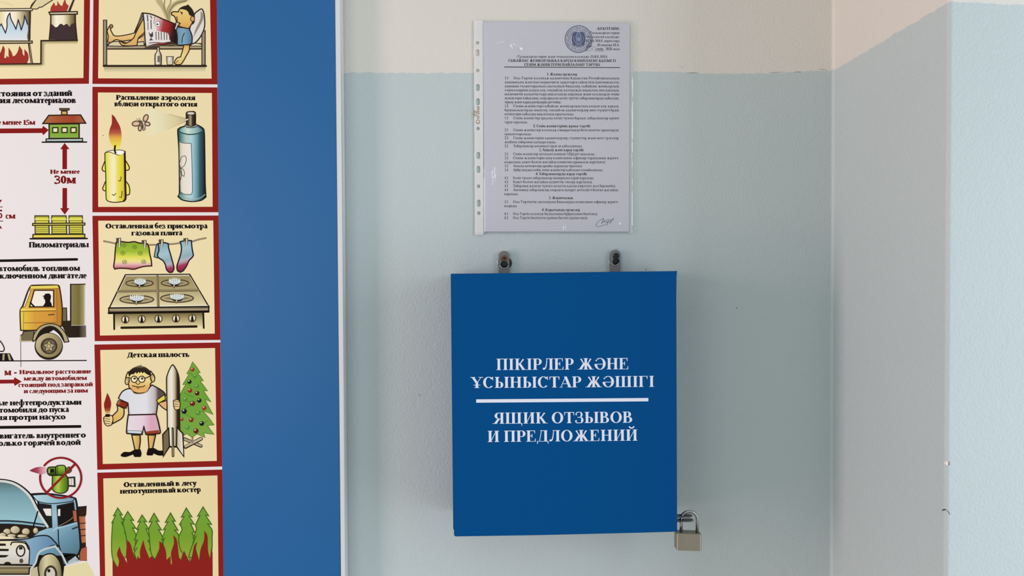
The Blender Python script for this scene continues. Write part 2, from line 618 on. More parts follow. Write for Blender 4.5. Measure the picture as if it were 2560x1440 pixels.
# ------------------------------------------------------------------ the hall: painted wall, pilaster, floor
def paint_material():
    """two-tone wall paint: warm white above, pale blue below a hand-cut line, rolled texture"""
    m = bpy.data.materials.new('two_tone_wall_paint')
    m.use_nodes = True
    nt = m.node_tree
    N, K = nt.nodes, nt.links
    b = N['Principled BSDF']
    b.inputs['Roughness'].default_value = 0.55
    b.inputs['Specular IOR Level'].default_value = 0.35
    g = N.new('ShaderNodeNewGeometry')
    sp = N.new('ShaderNodeSeparateXYZ')
    K.new(g.outputs['Position'], sp.inputs[0])

    def mth(op, a, bb=None, v=None):
        n = N.new('ShaderNodeMath')
        n.operation = op
        K.new(a, n.inputs[0])
        if bb is not None: K.new(bb, n.inputs[1])
        elif v is not None: n.inputs[1].default_value = v
        return n.outputs[0]

    def nz(scale, detail, rough=.5):
        n = N.new('ShaderNodeTexNoise')
        n.inputs['Scale'].default_value = scale
        n.inputs['Detail'].default_value = detail
        n.inputs['Roughness'].default_value = rough
        K.new(g.outputs['Position'], n.inputs['Vector'])
        return n.outputs['Fac']
    wob = mth('ADD', mth('MULTIPLY', mth('SUBTRACT', nz(9, 2), v=.5), v=.005), mth('MULTIPLY', mth('SUBTRACT', nz(95, 3), v=.5), v=.006))
    # the cut line is not level: it wanders along the wall and climbs towards the pilaster front
    def course(src, lo, hi, pts):
        mr = N.new('ShaderNodeMapRange')
        mr.inputs[1].default_value, mr.inputs[2].default_value = lo, hi
        K.new(src, mr.inputs[0])
        rp = N.new('ShaderNodeValToRGB')
        e = rp.color_ramp.elements
        while len(e) < len(pts): e.new(.5)
        for el, (p, z) in zip(e, sorted(pts)):
            el.position = (p - lo) / (hi - lo)
            v = (z - PAINT_Z + .05) * 10
            el.color = (v, v, v, 1)
        K.new(mr.outputs[0], rp.inputs[0])
        return mth('SUBTRACT', mth('DIVIDE', rp.outputs[0], v=10.0), v=.05)
    fx = course(sp.outputs[0], -1.0, XC, [(-1.0, ray(850, 181).z)] + [(ray(x, y).x, ray(x, y).z) for x, y in ((857, 181), (1185, 183), (1600, 179), (1800, 184), (1950, 182), (2055, 177))])
    depth = mth('MULTIPLY', sp.outputs[1], v=-1.0)
    zc, zf = side_z(2100, 167), ray(2376, 6, PIL).z
    fy = course(depth, 0.0, PIL, [(0.0, zc), (PIL * .5, zc + (zf - zc) * .42), (PIL, zf)])
    fr = course(sp.outputs[0], XC, XC + .5, [(XC, zf), (ray(2560, 11, PIL).x, ray(2560, 11, PIL).z), (XC + .5, ray(2560, 11, PIL).z)])
    on_side = mth('GREATER_THAN', sp.outputs[0], v=XC - .0041)
    on_front = mth('GREATER_THAN', sp.outputs[0], v=XC + .0046)

    def pick(f, a, b_):
        n = N.new('ShaderNodeMix')
        K.new(f, n.inputs[0]); K.new(a, n.inputs[2]); K.new(b_, n.inputs[3])
        return n.outputs[0]
    line = pick(on_front, pick(on_side, fx, fy), fr)
    edge = mth('SUBTRACT', mth('SUBTRACT', mth('ADD', sp.outputs[2], wob), v=PAINT_Z), line)
    r = N.new('ShaderNodeMapRange')
    r.inputs[1].default_value, r.inputs[2].default_value = -.0006, .0006
    K.new(edge, r.inputs[0])
    mix = N.new('ShaderNodeMix')
    mix.data_type = 'RGBA'
    K.new(r.outputs[0], mix.inputs[0])
    mix.inputs[6].default_value = (*LOWER_PAINT, 1)
    mix.inputs[7].default_value = (*UPPER_PAINT, 1)
    # thin second coat just under the cut line
    r2 = N.new('ShaderNodeMapRange')
    r2.inputs[1].default_value, r2.inputs[2].default_value = -.0045, -.0005
    K.new(edge, r2.inputs[0])
    bump_in = mth('SUBTRACT', v=1.0, a=r.outputs[0])
    band = mth('MULTIPLY', mth('MULTIPLY', r2.outputs[0], bump_in), v=.16)
    dk = N.new('ShaderNodeMix')
    dk.data_type = 'RGBA'
    K.new(band, dk.inputs[0])
    K.new(mix.outputs[2], dk.inputs[6])
    dk.inputs[7].default_value = (.20, .24, .25, 1)
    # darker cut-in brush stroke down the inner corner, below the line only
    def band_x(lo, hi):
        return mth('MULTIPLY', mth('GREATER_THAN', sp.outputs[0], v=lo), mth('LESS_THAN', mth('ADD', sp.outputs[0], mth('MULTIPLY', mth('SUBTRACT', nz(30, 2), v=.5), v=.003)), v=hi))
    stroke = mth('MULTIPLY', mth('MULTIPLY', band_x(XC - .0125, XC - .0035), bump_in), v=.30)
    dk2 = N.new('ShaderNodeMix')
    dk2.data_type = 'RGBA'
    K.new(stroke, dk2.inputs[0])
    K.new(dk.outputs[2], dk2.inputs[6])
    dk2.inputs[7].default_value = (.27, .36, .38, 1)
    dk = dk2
    # faint uneven coverage
    cov = N.new('ShaderNodeMapRange')
    cov.inputs[3].default_value, cov.inputs[4].default_value = .965, 1.03
    K.new(nz(5, 3), cov.inputs[0])
    mul = N.new('ShaderNodeVectorMath')
    mul.operation = 'SCALE'
    K.new(dk.outputs[2], mul.inputs[0])
    K.new(cov.outputs[0], mul.inputs['Scale'])
    K.new(mul.outputs[0], b.inputs['Base Color'])
    bp = N.new('ShaderNodeBump')
    bp.inputs['Strength'].default_value = .6
    bp.inputs['Distance'].default_value = .0011
    hgt = mth('ADD', nz(330, 3, .6), mth('MULTIPLY', nz(75, 2), v=.5))
    K.new(hgt, bp.inputs['Height'])
    K.new(bp.outputs[0], b.inputs['Normal'])
    return m


PAINT_Z = ray(1000, 182).z
UPPER_PAINT, LOWER_PAINT = (.66, .63, .58), (.475, .54, .545)
XC = ray(2082, 720).x                                   # inner corner
_t = (XC - CAM.x)                                       # how far the pilaster comes out, from its front edge at x = 2368 px
_d = FW * FPX + RT * (2368 - 1280.0)
PIL = -(CAM.y + _d.y * (_t / _d.x))




def side_z(px, py):
    """height on the pilaster's left face seen at a photo pixel"""
    d = FW * FPX + RT * (px - 1280.0) + UP * (720.0 - py)
    return CAM.z + d.z * ((XC - CAM.x) / d.x)


PAINT = paint_material()


def box_mesh(name, x0, y0, z0, x1, y1, z1, m, parent=None):
    bm = bmesh.new()
    hexa(bm, [(x0, y0, z0), (x1, y0, z0), (x1, y0, z1), (x0, y0, z1)], [(x0, y1, z0), (x1, y1, z0), (x1, y1, z1), (x0, y1, z1)])
    return bm_obj(name, bm, m, parent)


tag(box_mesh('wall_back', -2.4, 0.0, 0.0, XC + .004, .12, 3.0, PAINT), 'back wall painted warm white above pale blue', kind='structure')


def pilaster():
    r, q = .0045, .004
    prof = [(XC - q, .0)]
    for i in range(5):                                   # cove where the two plasters meet
        a = math.radians(90 - 90 * i / 4)
        prof.append((XC - q + q * math.cos(a), -q + q * math.sin(a)))
    for i in range(7):                                   # rounded outer arris
        a = math.radians(180 + 90 * i / 6)
        prof.append((XC + r + r * math.cos(a), -PIL + r + r * math.sin(a)))
    prof += [(XC + 1.1, -PIL), (XC + 1.1, .12), (XC - q, .12)]
    bm = bmesh.new()
    lo = [bm.verts.new((x, y, 0)) for x, y in prof]
    hi = [bm.verts.new((x, y, 3.0)) for x, y in prof]
    n = len(prof)
    for i in range(n):
        bm.faces.new((lo[i], lo[(i + 1) % n], hi[(i + 1) % n], hi[i]))
    bm.faces.new(lo)
    bm.faces.new(hi)
    bmesh.ops.recalc_face_normals(bm, faces=bm.faces[:])
    return tag(bm_obj('wall_right', bm, PAINT), 'pilaster wall standing forward at the right', kind='structure')


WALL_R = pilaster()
FLOORM = mat('hall_linoleum', (.42, .40, .37), .45, bump=.1, bscale=120)
tag(box_mesh('floor', -4.0, -5.0, -.05, 3.6, .12, 0.0, FLOORM), 'linoleum floor of the hall', kind='structure')

# small damage on the pilaster edge and specks on the wall
CHIPM = mat('bare_plaster', (.78, .72, .66), .9, bump=.4, bscale=900)
SOILM = mat('dark_speck', (.03, .028, .026), .8)


def lump(name, c, rx, ry, rz, m, parent, seed, n=9):
    rg = random.Random(seed)
    bm = bmesh.new()
    bmesh.ops.create_icosphere(bm, subdivisions=2, radius=1.0)
    for v in bm.verts:
        k = 1 + .28 * (noise.noise(v.co * 1.7 + Vector((seed * 3.1, 0, 0))))
        v.co = Vector((v.co.x * rx * k, v.co.y * ry * k, v.co.z * rz * k)) + Vector(c)
    return bm_obj(name, bm, m, parent, smooth=True)


_e = ray(2363, 1159, PIL)
lump('plaster_chip', (XC + .0013, -PIL + .0016, _e.z), .0022, .0020, .0028, CHIPM, WALL_R, 3)
lump('chip_hollow', (XC + .0036, -PIL + .0003, _e.z), .0007, .0010, .0024, mat('dark_plaster', (.30, .24, .21), .9), WALL_R, 5)  # small darker lump beside the bare plaster chip
_e = ray(2360, 1278, PIL)
bmx = bmesh.new()
tube(bmx, [(XC - .0002, -PIL + .006, _e.z - .0012), (XC - .0001, -PIL + .0030, _e.z + .0008), (XC + .0008, -PIL + .0008, _e.z + .0012)], [.0004, .0007, .0004], 6)
tube(bmx, [(XC + .0016, -PIL + .0004, _e.z + .0005), (XC + .0034, -PIL - .0001, _e.z - .001), (XC + .0044, -PIL - .0001, _e.z - .004)], .00022, 6)
bm_obj('paint_crack', bmx, SOILM, WALL_R)

# open cracks in the paint along the cut line near the corner
for x0, y0, x1, y1, r in ((1716, 182.6, 1746, 183, .00045), (1922, 181.4, 1962, 180.8, .0005), (1984, 180.4, 2004, 180, .00045), (2046, 172.6, 2069, 176, .0006), (1704, 166, 1704.3, 171, .0005), (1777.6, 220.4, 1778.4, 221.4, .0005)):
    bmx = bmesh.new()
    a_, b_ = ray(x0, y0), ray(x1, y1)
    m_ = a_.lerp(b_, .5) + Vector((0, 0, .0004))
    tube(bmx, [a_, m_, b_], [r * .25, r * .6, r * .2], 6)
    bm_obj('paint_crack', bmx, SOILM if r < .0005 else mat('crack_gap', (.24, .25, .25), .9), bpy.data.objects['wall_back'])
# ------------------------------------------------------------------ suggestion box on the wall
BH = 0.100
FILM = mat('blue_wrap_film', (.0008, .063, .212), .5, 0, .04, bump=.05, bscale=500)
STEEL = mat('dull_zinc_steel', (.20, .20, .198), .42, .85, bump=.12, bscale=700)
LETTER = ink_material('white_vinyl_lettering', .5)
_front = P("1126.8,684.3 1300,682.6 1500,679.8 1686,677.8 1693,677 1691.5,692 1690.9,745 1691.3,900 1692.6,1150 1693,1329.3 "
           "1600,1332 1500,1334.4 1350,1338 1140,1341.3 1136,1340 1135.1,1336 1135,1326 1133,1322 1132.6,1200 1131,1000 1128,780")
box = empty('suggestion_box', ray(1412, 1000, 0.0), 'blue metal suggestion box with white lettering, hung on the wall', 'suggestion box')


def shrink(pts, k):
    cx, cy = sum(p[0] for p in pts) / len(pts), sum(p[1] for p in pts) / len(pts)
    return [(cx + (x - cx) * k, cy + (y - cy) * k) for x, y in pts]


def plate(name, outline, h0, h1, m, parent, label=None, holes=(), ref=None, bevel=0.0):
    """solid plate whose front outline is given in pixels at depth h1 and pushed straight back to h0"""
    def conv(x, y, h):
        p = ray(x, y, h1)
        return Vector((p.x, -h, p.z))
    v, f = loops_solid([outline] + list(holes), h1, h0, conv)
    o = link_mesh(name, v, f, m, parent, label)
    bm = bmesh.new()
    bm.from_mesh(o.data)
    bmesh.ops.recalc_face_normals(bm, faces=bm.faces[:])
    bmesh.ops.dissolve_limit(bm, angle_limit=.01, verts=bm.verts[:], edges=bm.edges[:])
    if bevel:
        es = [e for e in bm.edges if len(e.link_faces) == 2 and e.calc_face_angle(0) > .5]
        bmesh.ops.bevel(bm, geom=es, offset=bevel, segments=2, affect='EDGES', clamp_overlap=True)
    bm.to_mesh(o.data)
    bm.free()
    return o


plate('body', shrink(_front, .9985), .0065, BH - .0012, FILM, box)
front = plate('front_panel', _front, BH - .0012, BH, FILM, box, bevel=.0003)
LAYER[0] = 1


def lettering(txt, x0, y0, x1, y1, cap):
    LAYER[0] = 4
    a = Art(BH, material=LETTER)
    a.text(txt, x0, y0, x1, y1, cap, BOLD, 'b', 'd9dbe6')
    return a.build('lettering', front, 'white serif lettering')


lettering('ПІКІРЛЕР ЖӘНЕ', 1241.3, 925, 1570.5, 923, 28)
lettering('ҰСЫНЫСТАР ЖӘШІГІ', 1176, 970, 1635, 967, 27.2)
lettering('ЯЩИК ОТЗЫВОВ', 1231.3, 1059.5, 1580.5, 1056.5, 27.6)
lettering('И ПРЕДЛОЖЕНИЙ', 1219.5, 1105, 1593.6, 1101.5, 27.8)
LAYER[0] = 4
_a = Art(BH, material=LETTER)
_a.poly("1190.5,998.4 1620.8,995 1620.8,1003.3 1190.5,1006.8", 'd9dbe6')
_a.build('divider_line', front, 'white dividing rule')


def keyhole(cx, cy, r0, cy1, r1, w):
    a0 = math.asin(min(.95, w / r0))
    a1 = math.asin(min(.95, w / r1))
    pts = []
    for i in range(15):
        a = math.pi / 2 + a0 + (math.tau - 2 * a0) * i / 14
        pts.append((cx + r0 * math.cos(a), cy + r0 * math.sin(a)))
    for i in range(15):
        a = -math.pi / 2 + a1 + (math.tau - 2 * a1) * i / 14
        pts.append((cx + r1 * math.cos(a), cy1 + r1 * math.sin(a)))
    return pts


def bracket(xl, xr, top, cx, cy, cx1, cy1, r0, r1):
    r = (xr - xl) / 2
    out = [(xl + r - r * math.cos(math.pi * i / 16), top + r - r * math.sin(math.pi * i / 16)) for i in range(17)]
    out += [(xr - .6, 730), (xl - .2, 730)]
    b = plate('hanging_bracket', out, .0035, .0062, STEEL, box, 'bare steel hanging strap with keyhole slot', holes=[keyhole(cx, cy, r0, cy1, r1, 4.6)], bevel=.0003)
    # pressed lip under the keyhole, in a paler base colour than the strap
    bm = bmesh.new()
    arc = [(cx1 + (r1 + 1.6) * math.cos(a), cy1 + (r1 + 1.6) * math.sin(a)) for a in [math.radians(12 + 156 * i / 10) for i in range(11)]]
    tube(bm, [ray(x, y, .0063) for x, y in arc], [.0004 + .0007 * math.sin(math.pi * i / 10) for i in range(11)], 8)
    bm_obj('keyhole_lip', bm, mat('pale_steel_lip', (.40, .39, .375), .42, .8), b, 'brighter pressed lip', smooth=True)
    return b


bracket(1247.0, 1273.6, 627, 1260.6, 646, 1260.6, 661, 8.2, 8.8)
bracket(1525.8, 1551.6, 624.4, 1540, 640.5, 1537, 654, 8.2, 8.6)

RUST = mat('rusty_screw_steel', (.21, .085, .03), .6, .35, bump=.6, bscale=1500)
BLACKSTEEL = mat('black_phosphate_steel', (.018, .018, .018), .38, .4)
PLUG = mat('black_plastic_plug', (.012, .012, .012), .55)


def screw(px, py, m, label, r=.0042):
    c = ray(px, py, .0046)
    bm = bmesh.new()
    # countersunk head: rim, dished face, shank into the wall
    prof = [(.0018, .0), (.0018, -.0046), (r * .55, -.0046), (r, -.0068), (r * .96, -.0074), (r * .66, -.0072), (.0001, -.0070)]
    seg = 24
    rings = [[bm.verts.new((c.x + q * math.cos(k * math.tau / seg), yy, c.z + q * math.sin(k * math.tau / seg))) for k in range(seg)] for q, yy in prof]
    for a, b in zip(rings, rings[1:]):
        for k in range(seg):
            bm.faces.new((a[k], a[(k + 1) % seg], b[(k + 1) % seg], b[k]))
    bm.faces.new(rings[0])
    bm.faces.new(rings[-1])
    bmesh.ops.recalc_face_normals(bm, faces=bm.faces[:])
    s = tag(bm_obj('screw', bm, m, None, smooth=False, base=(c.x, 0, c.z)), label, 'screw', 'screws holding the blue box')
    bm = bmesh.new()
    for k in range(3):
        a = math.radians(20 + 60 * k)
        dx, dz = math.cos(a), math.sin(a)
        w, l = .0005, r * .5
        lo = [(c.x + s1 * dx * l - s2 * dz * w, -.0071, c.z + s1 * dz * l + s2 * dx * w) for s1, s2 in ((-1, -1), (1, -1), (1, 1), (-1, 1))]
        hi = [(x, y - .00055 - k * 2e-5, z) for x, y, z in lo]
        hexa(bm, lo, hi)
    bm_obj('star_recess', bm, mat('screw_recess', (.012, .009, .007), .8), s, 'dark star-shaped driver recess')
    return s


screw(1260.7, 645.8, RUST, 'rusty screw in the left hanging strap of the blue box')
screw(1540.3, 639.6, BLACKSTEEL, 'black screw in the right hanging strap of the blue box')


def plug(px, py, rx, rz, label, inner):
    c = ray(px, py, 0)
    k = .566e-3
    bm = bmesh.new()
    a = [(c.x + x * k * rx, -.0002, c.z + z * k * rz) for x, z in oval(0, 0, 1, 1, 28)]
    b = [(x, -.0026, c.z + (z - c.z) * .94) for x, y, z in a]
    hexa(bm, a, b)
    q = ray(*inner, 0)
    tube(bm, [(q.x, -.002, q.z), (q.x, -.0052, q.z), (q.x - .0004, -.0078, q.z - .0006)], [.0046, .0044, .0030], 16)
    return tag(bm_obj('wall_plug', bm, PLUG, base=(c.x, 0, c.z)), label, 'wall plug', 'plastic wall plugs behind the hanging straps')


plug(1263.2, 657.5, 16.4, 16, 'black plastic wall plug behind the left strap, under the rusty screw', (1261, 660))
plug(1538.5, 653, 12.4, 14, 'black plastic wall plug behind the right strap, under the black screw', (1536, 653))

# chipped filler beside the plug holes
FILL = mat('chipped_wall_filler', (.50, .56, .56), .85, bump=.5, bscale=900)
for i, (x, y, a, b_) in enumerate(((1245, 657, .0011, .0042), (1523.6, 655, .0009, .0042), (1540.5, 621.5, .0013, .0020))):
    c = ray(x, y, 0)
    lump('filler_edge', (c.x, -.0003, c.z), a, .0011, b_, FILL, bpy.data.objects['wall_back'], 11 + i)
for i, (x, y) in enumerate(((1615.3, 673.2), (1842, 769.5))):
    c = ray(x, y, 0)
    lump('wall_speck', (c.x, -.0002, c.z), .0007, .0003, .0007, SOILM, bpy.data.objects['wall_back'], 21 + i)
c = ray(1046, 987.5, 0)
lump('paint_drip', (c.x, -.0003, c.z), .0024, .0006, .0011, PAINT, bpy.data.objects['wall_back'], 31)

# hasp tabs on the right side, with the padlock through them
SH = .0805                                             # depth of the shackle plane
HX = ray(1691, 1300, BH).x


def tab(py, xr, label):
    z = ray(1710, py, SH + .005).z
    x1 = ray(xr, py, SH).x
    hx = ray(1703.2, py, SH).x
    r = .0048
    out = [(HX - .004, -SH - r), (x1 - r, -SH - r)] + [(x1 - r + r * math.cos(a), -SH + r * math.sin(a)) for a in [math.radians(-80 + 160 * i / 8) for i in range(9)]] + [(x1 - r, -SH + r), (HX - .004, -SH + r)]
    hole = oval(hx, -SH, .0031, .0031, 16)
    v, f = loops_solid([out, hole], z, z - .0017, lambda x, y, h: Vector((x, y, h)))
    o = link_mesh('hasp_tab', v, f, mat('hasp_steel', (.10, .105, .11), .3, .8), box, label)
    bm = bmesh.new()
    bm.from_mesh(o.data)
    bmesh.ops.recalc_face_normals(bm, faces=bm.faces[:])
    bm.to_mesh(o.data)
    bm.free()


tab(1291, 1730.5, 'upper steel hasp tab')
tab(1302, 1733, 'lower steel hasp tab')

BRASS = mat('satin_nickel_brass', (.36, .325, .25), .36, .9, bump=.08, bscale=1800)
CHROME = mat('polished_shackle', (.40, .39, .385), .2, 1.0)
lock = empty('padlock', ray(1723, 1330, SH), 'small brass-coloured padlock hanging from the hasp at the box corner', 'padlock')


def lock_body():
    f0, bk = .0882, .0728
    tl, tr, br, bl = ray(1692.6, 1333.5, f0), ray(1754.8, 1335.6, f0), ray(1754.2, 1378.8, f0), ray(1692.2, 1376.4, f0)
    xs = (tr - tl)
    bm = bmesh.new()
    n = 8
    loop_t, loop_b = [], []
    r = .0026
    w = xs.length
    ux = Vector((xs.x, 0, xs.z)).normalized()
    prof = []
    for cx, cy, a0 in ((r, r, 180), (w - r, r, 270), (w - r, (f0 - bk) - r, 0), (r, (f0 - bk) - r, 90)):
        for i in range(n + 1):
            a = math.radians(a0 + 90 * i / n)
            prof.append((cx + r * math.cos(a), cy + r * math.sin(a)))
    for x, y in prof:
        loop_t.append(tl + ux * x + Vector((0, y, 0)))
        loop_b.append(bl + ux * x + Vector((0, y, 0)))
    hexa(bm, loop_t, loop_b)
    es = [e for e in bm.edges if abs((e.verts[0].co - e.verts[1].co).z) < .0005 + .2 * (e.verts[0].co - e.verts[1].co).length and e.calc_face_angle(0) > 1.0]
    bmesh.ops.bevel(bm, geom=es, offset=.0006, segments=2, affect='EDGES')
    return bm_obj('lock_body', bm, BRASS, lock)


LB = lock_body()
bm = bmesh.new()
zt = ray(1700, 1338, SH).z
zs = ray(1720, 1299, SH).z
xa, xb = ray(1702.9, 1310, SH).x, ray(1743, 1310, SH).x
xm, rr = (xa + xb) / 2, (xb - xa) / 2
path = [(xa, -SH, zt), (xa, -SH, zs)] + [(xm - rr * math.cos(a), -SH, zs + rr * 1.0 * math.sin(a)) for a in [math.pi * i / 18 for i in range(1, 18)]] + [(xb, -SH, zs), (xb, -SH, zt)]
tube(bm, path, .00205, 16)
bm_obj('shackle', bm, CHROME, lock, 'polished steel shackle', smooth=True)
LAYER[0] = 1
_a = Art(.0882, material=ink_material('engraving', .5, .3))
LAYER[0] = 6
_a.view(1640, 1240, 9)
for t in ("545,1075 560,1010 575,1050 595,1005 610,1065", "625,1050 640,1015 655,1060", "668,1015 672,1065 690,1060", "705,1060 715,1010 735,1060", "752,1012 752,1062 775,1058",
          "790,1060 800,1012 818,1030 800,1040", "840,1010 850,1058 868,1015", "905,945 918,970", "890,1060 912,1000 935,1000"):
    _a.line(t, 5, '8f8570', sm=True)
_a.build('engraved_mark', lock, 'faint engraved lettering')
# ------------------------------------------------------------------ notice in a punched plastic sleeve
PH = .0022
PAPERM = mat('white_copy_paper', lin('c2c1cb', 1.06), .75, 0, .25)
INKP = ink_material('toner_ink', .7, .2)
TXT = '0d0c10'
page = tag(plate('notice_page', P("1207.3,54.6 1575,58 1572.6,579 1211,578.8"), .0018, PH, PAPERM, None),
           'white printed page with a round blue stamp, inside the plastic sleeve above the blue box', 'notice')


def block(name, lines, label=None, col=TXT):
    LAYER[0] = 3
    a = Art(PH, material=INKP)
    for ln in lines:
        if ln[0] == 'rule':
            a.poly(ln[1], col)
        else:
            txt, x0, y0, x1, y1, bold, just = ln
            a.text(txt, x0, y0, x1, y1, 6.6 if not bold else 6.7, BOLDS if bold else REG, 'pb' if bold else 'p', col, just=just)
    return a.build(name, page, label)


block('approval_text', [
    ('«БЕКІТЕМІН»', 1491.3, 74.6, 1549.6, 74.8, 1, 0), ('«Талдықорған сервис', 1471.5, 85, 1549.6, 85.2, 0, 0),
    ('және технология колледжі»', 1446, 95, 1549, 95.3, 0, 0), ('ШЖҚ МКК директоры', 1465, 105, 1549, 105.3, 0, 0),
    ('Исламова М.А.', 1493.3, 115.4, 1548.7, 115.6, 0, 0), ('rule', "1466,116.6 1491,116.8 1491,117.5 1466,117.3"),
    ('»', 1477.5, 125, 1482.5, 125, 0, 0), ('сәуір', 1488.5, 125, 1508, 125.2, 0, 0), ('2026 жыл', 1514.2, 125.2, 1549.2, 125.4, 0, 0),
    ('rule', "1466,126.6 1478.5,126.7 1478.5,127.4 1466,127.3"), ('rule', "1485,126.8 1511.5,127 1511.5,127.7 1485,127.5")])
block('title_text', [
    ('«Талдықорған сервис және технология колледжі» ШЖҚ МКК', 1290.8, 144.4, 1519.4, 144.8, 0, 0),
    ('СЫБАЙЛАС ЖЕМҚОРЛЫҚҚА ҚАРСЫ КОМПЛАЕНС-ҚЫЗМЕТІ', 1270.8, 154.8, 1539.6, 155.2, 1, 0),
    ('СЕНІМ ЖӘШІКТЕРІН ПАЙДАЛАНУ ТӘРТІБІ', 1310.4, 164.8, 1500, 165.2, 1, 0)])
block('title_rule', [('rule', "1260.5,166.4 1550,168 1550,170 1260.5,168.6")], 'thick black rule')
DOC = [
 [('h', '1. Жалпы ережелер', 1367.7, 1443, -1)],
 [('n', '1.1', 'Осы Тәртіп колледж қызметінің Қазақстан Республикасының', 0), ('j', 'заңнамасына және ішкі нормативтік құжаттарға сәйкестігін қамтамасыз ету,', 1),
  ('j', 'заңнама талаптарының сақталуын бақылау, сыбайлас жемқорлық', 2), ('j', 'тәуекелдерінің алдын алу, сондай-ақ колледжде ашықтық пен адалдық', 3),
  ('j', 'мәдениетін қалыптастыру мақсатында әзірленді және колледжде сенім', 4), ('j', 'жәшіктерін пайдалану, олар арқылы келіп түсетін хабарламаларды қабылдау,', 5),
  ('l', 'тіркеу және қарау рәсімдерін реттейді.', 1402.7, 6)],
 [('n', '1.2', 'Сенім жәшіктері сыбайлас жемқорлықтың алдын алу, құқық', 7), ('j', 'бұзушылықтарды анықтау, сондай-ақ қызметкерлер мен студенттердің', 8),
  ('l', 'өтініштерін қабылдау мақсатында орнатылады.', 1434.6, 9)],
 [('n', '1.3', 'Сенім жәшіктері арқылы келіп түскен барлық хабарламалар құпия', 10), ('l', 'түрде қаралады.', 1319.4, 11)],
 [('h', '2. Сенім жәшіктерінің жұмыс тәртібі', 1333, 1475.6, 12)],
 [('n', '2.1', 'Сенім жәшіктері колледж ғимаратында белгіленген орындарда', 13), ('l', 'орналастырылады.', 1329, 14)],
 [('n', '2.2', 'Сенім жәшіктеріне қызметкерлер, студенттер және өзге тұлғалар', 15), ('l', 'жазбаша хабарлама қалдыра алады.', 1390, 16)],
 [('m', '2.3', 'Хабарламалар анонимді түрде де қабылданады.', 1455.8, 17)],
 [('h', '3. Ашылу және қарау тәртібі', 1348, 1459, 18)],
 [('m', '3.1', 'Сенім жәшіктері аптасына кемінде 1 (бір) рет ашылады.', 1487.5, 19)],
 [('n', '3.2', 'Сенім жәшіктерін ашу комплаенс-офицер тарапынан жүзеге', 20), ('l', 'асырылады, қажет болған жағдайда комиссия құрамында жүргізіледі.', 1513.8, 21)],
 [('m', '3.3', 'Ашылу нәтижелері арнайы журналда тіркеледі.', 1455.4, 22)],
 [('m', '3.4', 'Әрбір ашудан кейін сенім жәшіктері қайтадан пломбаланады.', 1507.5, 23)],
 [('h', '4. Хабарламаларды қарау тәртібі', 1339, 1467, 24)],
 [('m', '4.1', 'Келіп түскен хабарламалар мазмұнына қарай қаралады.', 1484.6, 25)],
 [('m', '4.2', 'Қажет болған жағдайда қызметтік тексеру жүргізіледі.', 1480.8, 26)],
 [('m', '4.3', 'Хабарлама жасаған тұлғаға қатысты қысым көрсетуге жол берілмейді.', 1538.8, 27)],
 [('n', '4.4', 'Анонимді хабарламалар олардағы ақпарат жеткілікті болған жағдайда', 28), ('l', 'қаралады.', 1295.4, 29)],
 [('h', '5. Жауаптылық', 1371.9, 1433.3, 30)],
 [('n', '5.1', 'Осы Тәртіптің сақталуына бақылауды комплаенс-офицер жүзеге', 31), ('l', 'асырады.', 1292.7, 32)],
 [('h', '6. Қорытынды ережелер', 1355, 1449.6, 33)],
 [('m', '6.1', 'Осы Тәртіп колледж басшысының бұйрығымен бекітіледі.', 1494, 34)],
 [('m', '6.2', 'Осы Тәртіп бекітілген күнінен бастап күшіне енеді.', 1469.4, 35)],
]
for para in DOC:
    lines = []
    for q in para:
        n = q[-1]
        y = 188.7 if n < 0 else 198.4 + 9.977 * n
        xl, xr = 1261.6 - n * .03, 1548.4 - n * .12
        xi = 1283.6 - n * .03
        if q[0] == 'h': lines.append((q[1], q[2], y - .1, q[3], y + .1, 1, 0))
        if q[0] == 'j': lines.append((q[1], xl, y - .1, xr, y + .2, 0, 1))
        if q[0] == 'l': lines.append((q[1], xl, y - .1, q[2], y + .1, 0, 0))
        if q[0] in 'nm':
            lines.append((q[1], xl + .5, y, xl + 9.3, y, 0, 0))
            lines.append((q[2], xi, y - .1, xr if q[0] == 'n' else q[3], y + .1, 0, 1 if q[0] == 'n' else 0))
    block('heading_text' if para[0][0] == 'h' else 'paragraph_text', lines)

LAYER[0] = 30
NAVY = '39456f'
a = Art(PH, material=INKP).view(1160, 30, 4.8)
cx, cy = 1375, 325
a.ell(cx, cy, 161, 161, None, 9, '3a4468', n=56)


def dashes(r, w, segs, seed):
    rg = random.Random(seed)
    t = 0.0
    while t < 355:
        l = rg.uniform(*segs)
        pts = [(cx + r * math.cos(math.radians(t + l * i / 5)), cy + r * math.sin(math.radians(t + l * i / 5))) for i in range(6)]
        a.line(pts, w, rg.choice((NAVY, '2f3a62', '4a5680')))
        t += l + rg.uniform(3.0, 6.5)


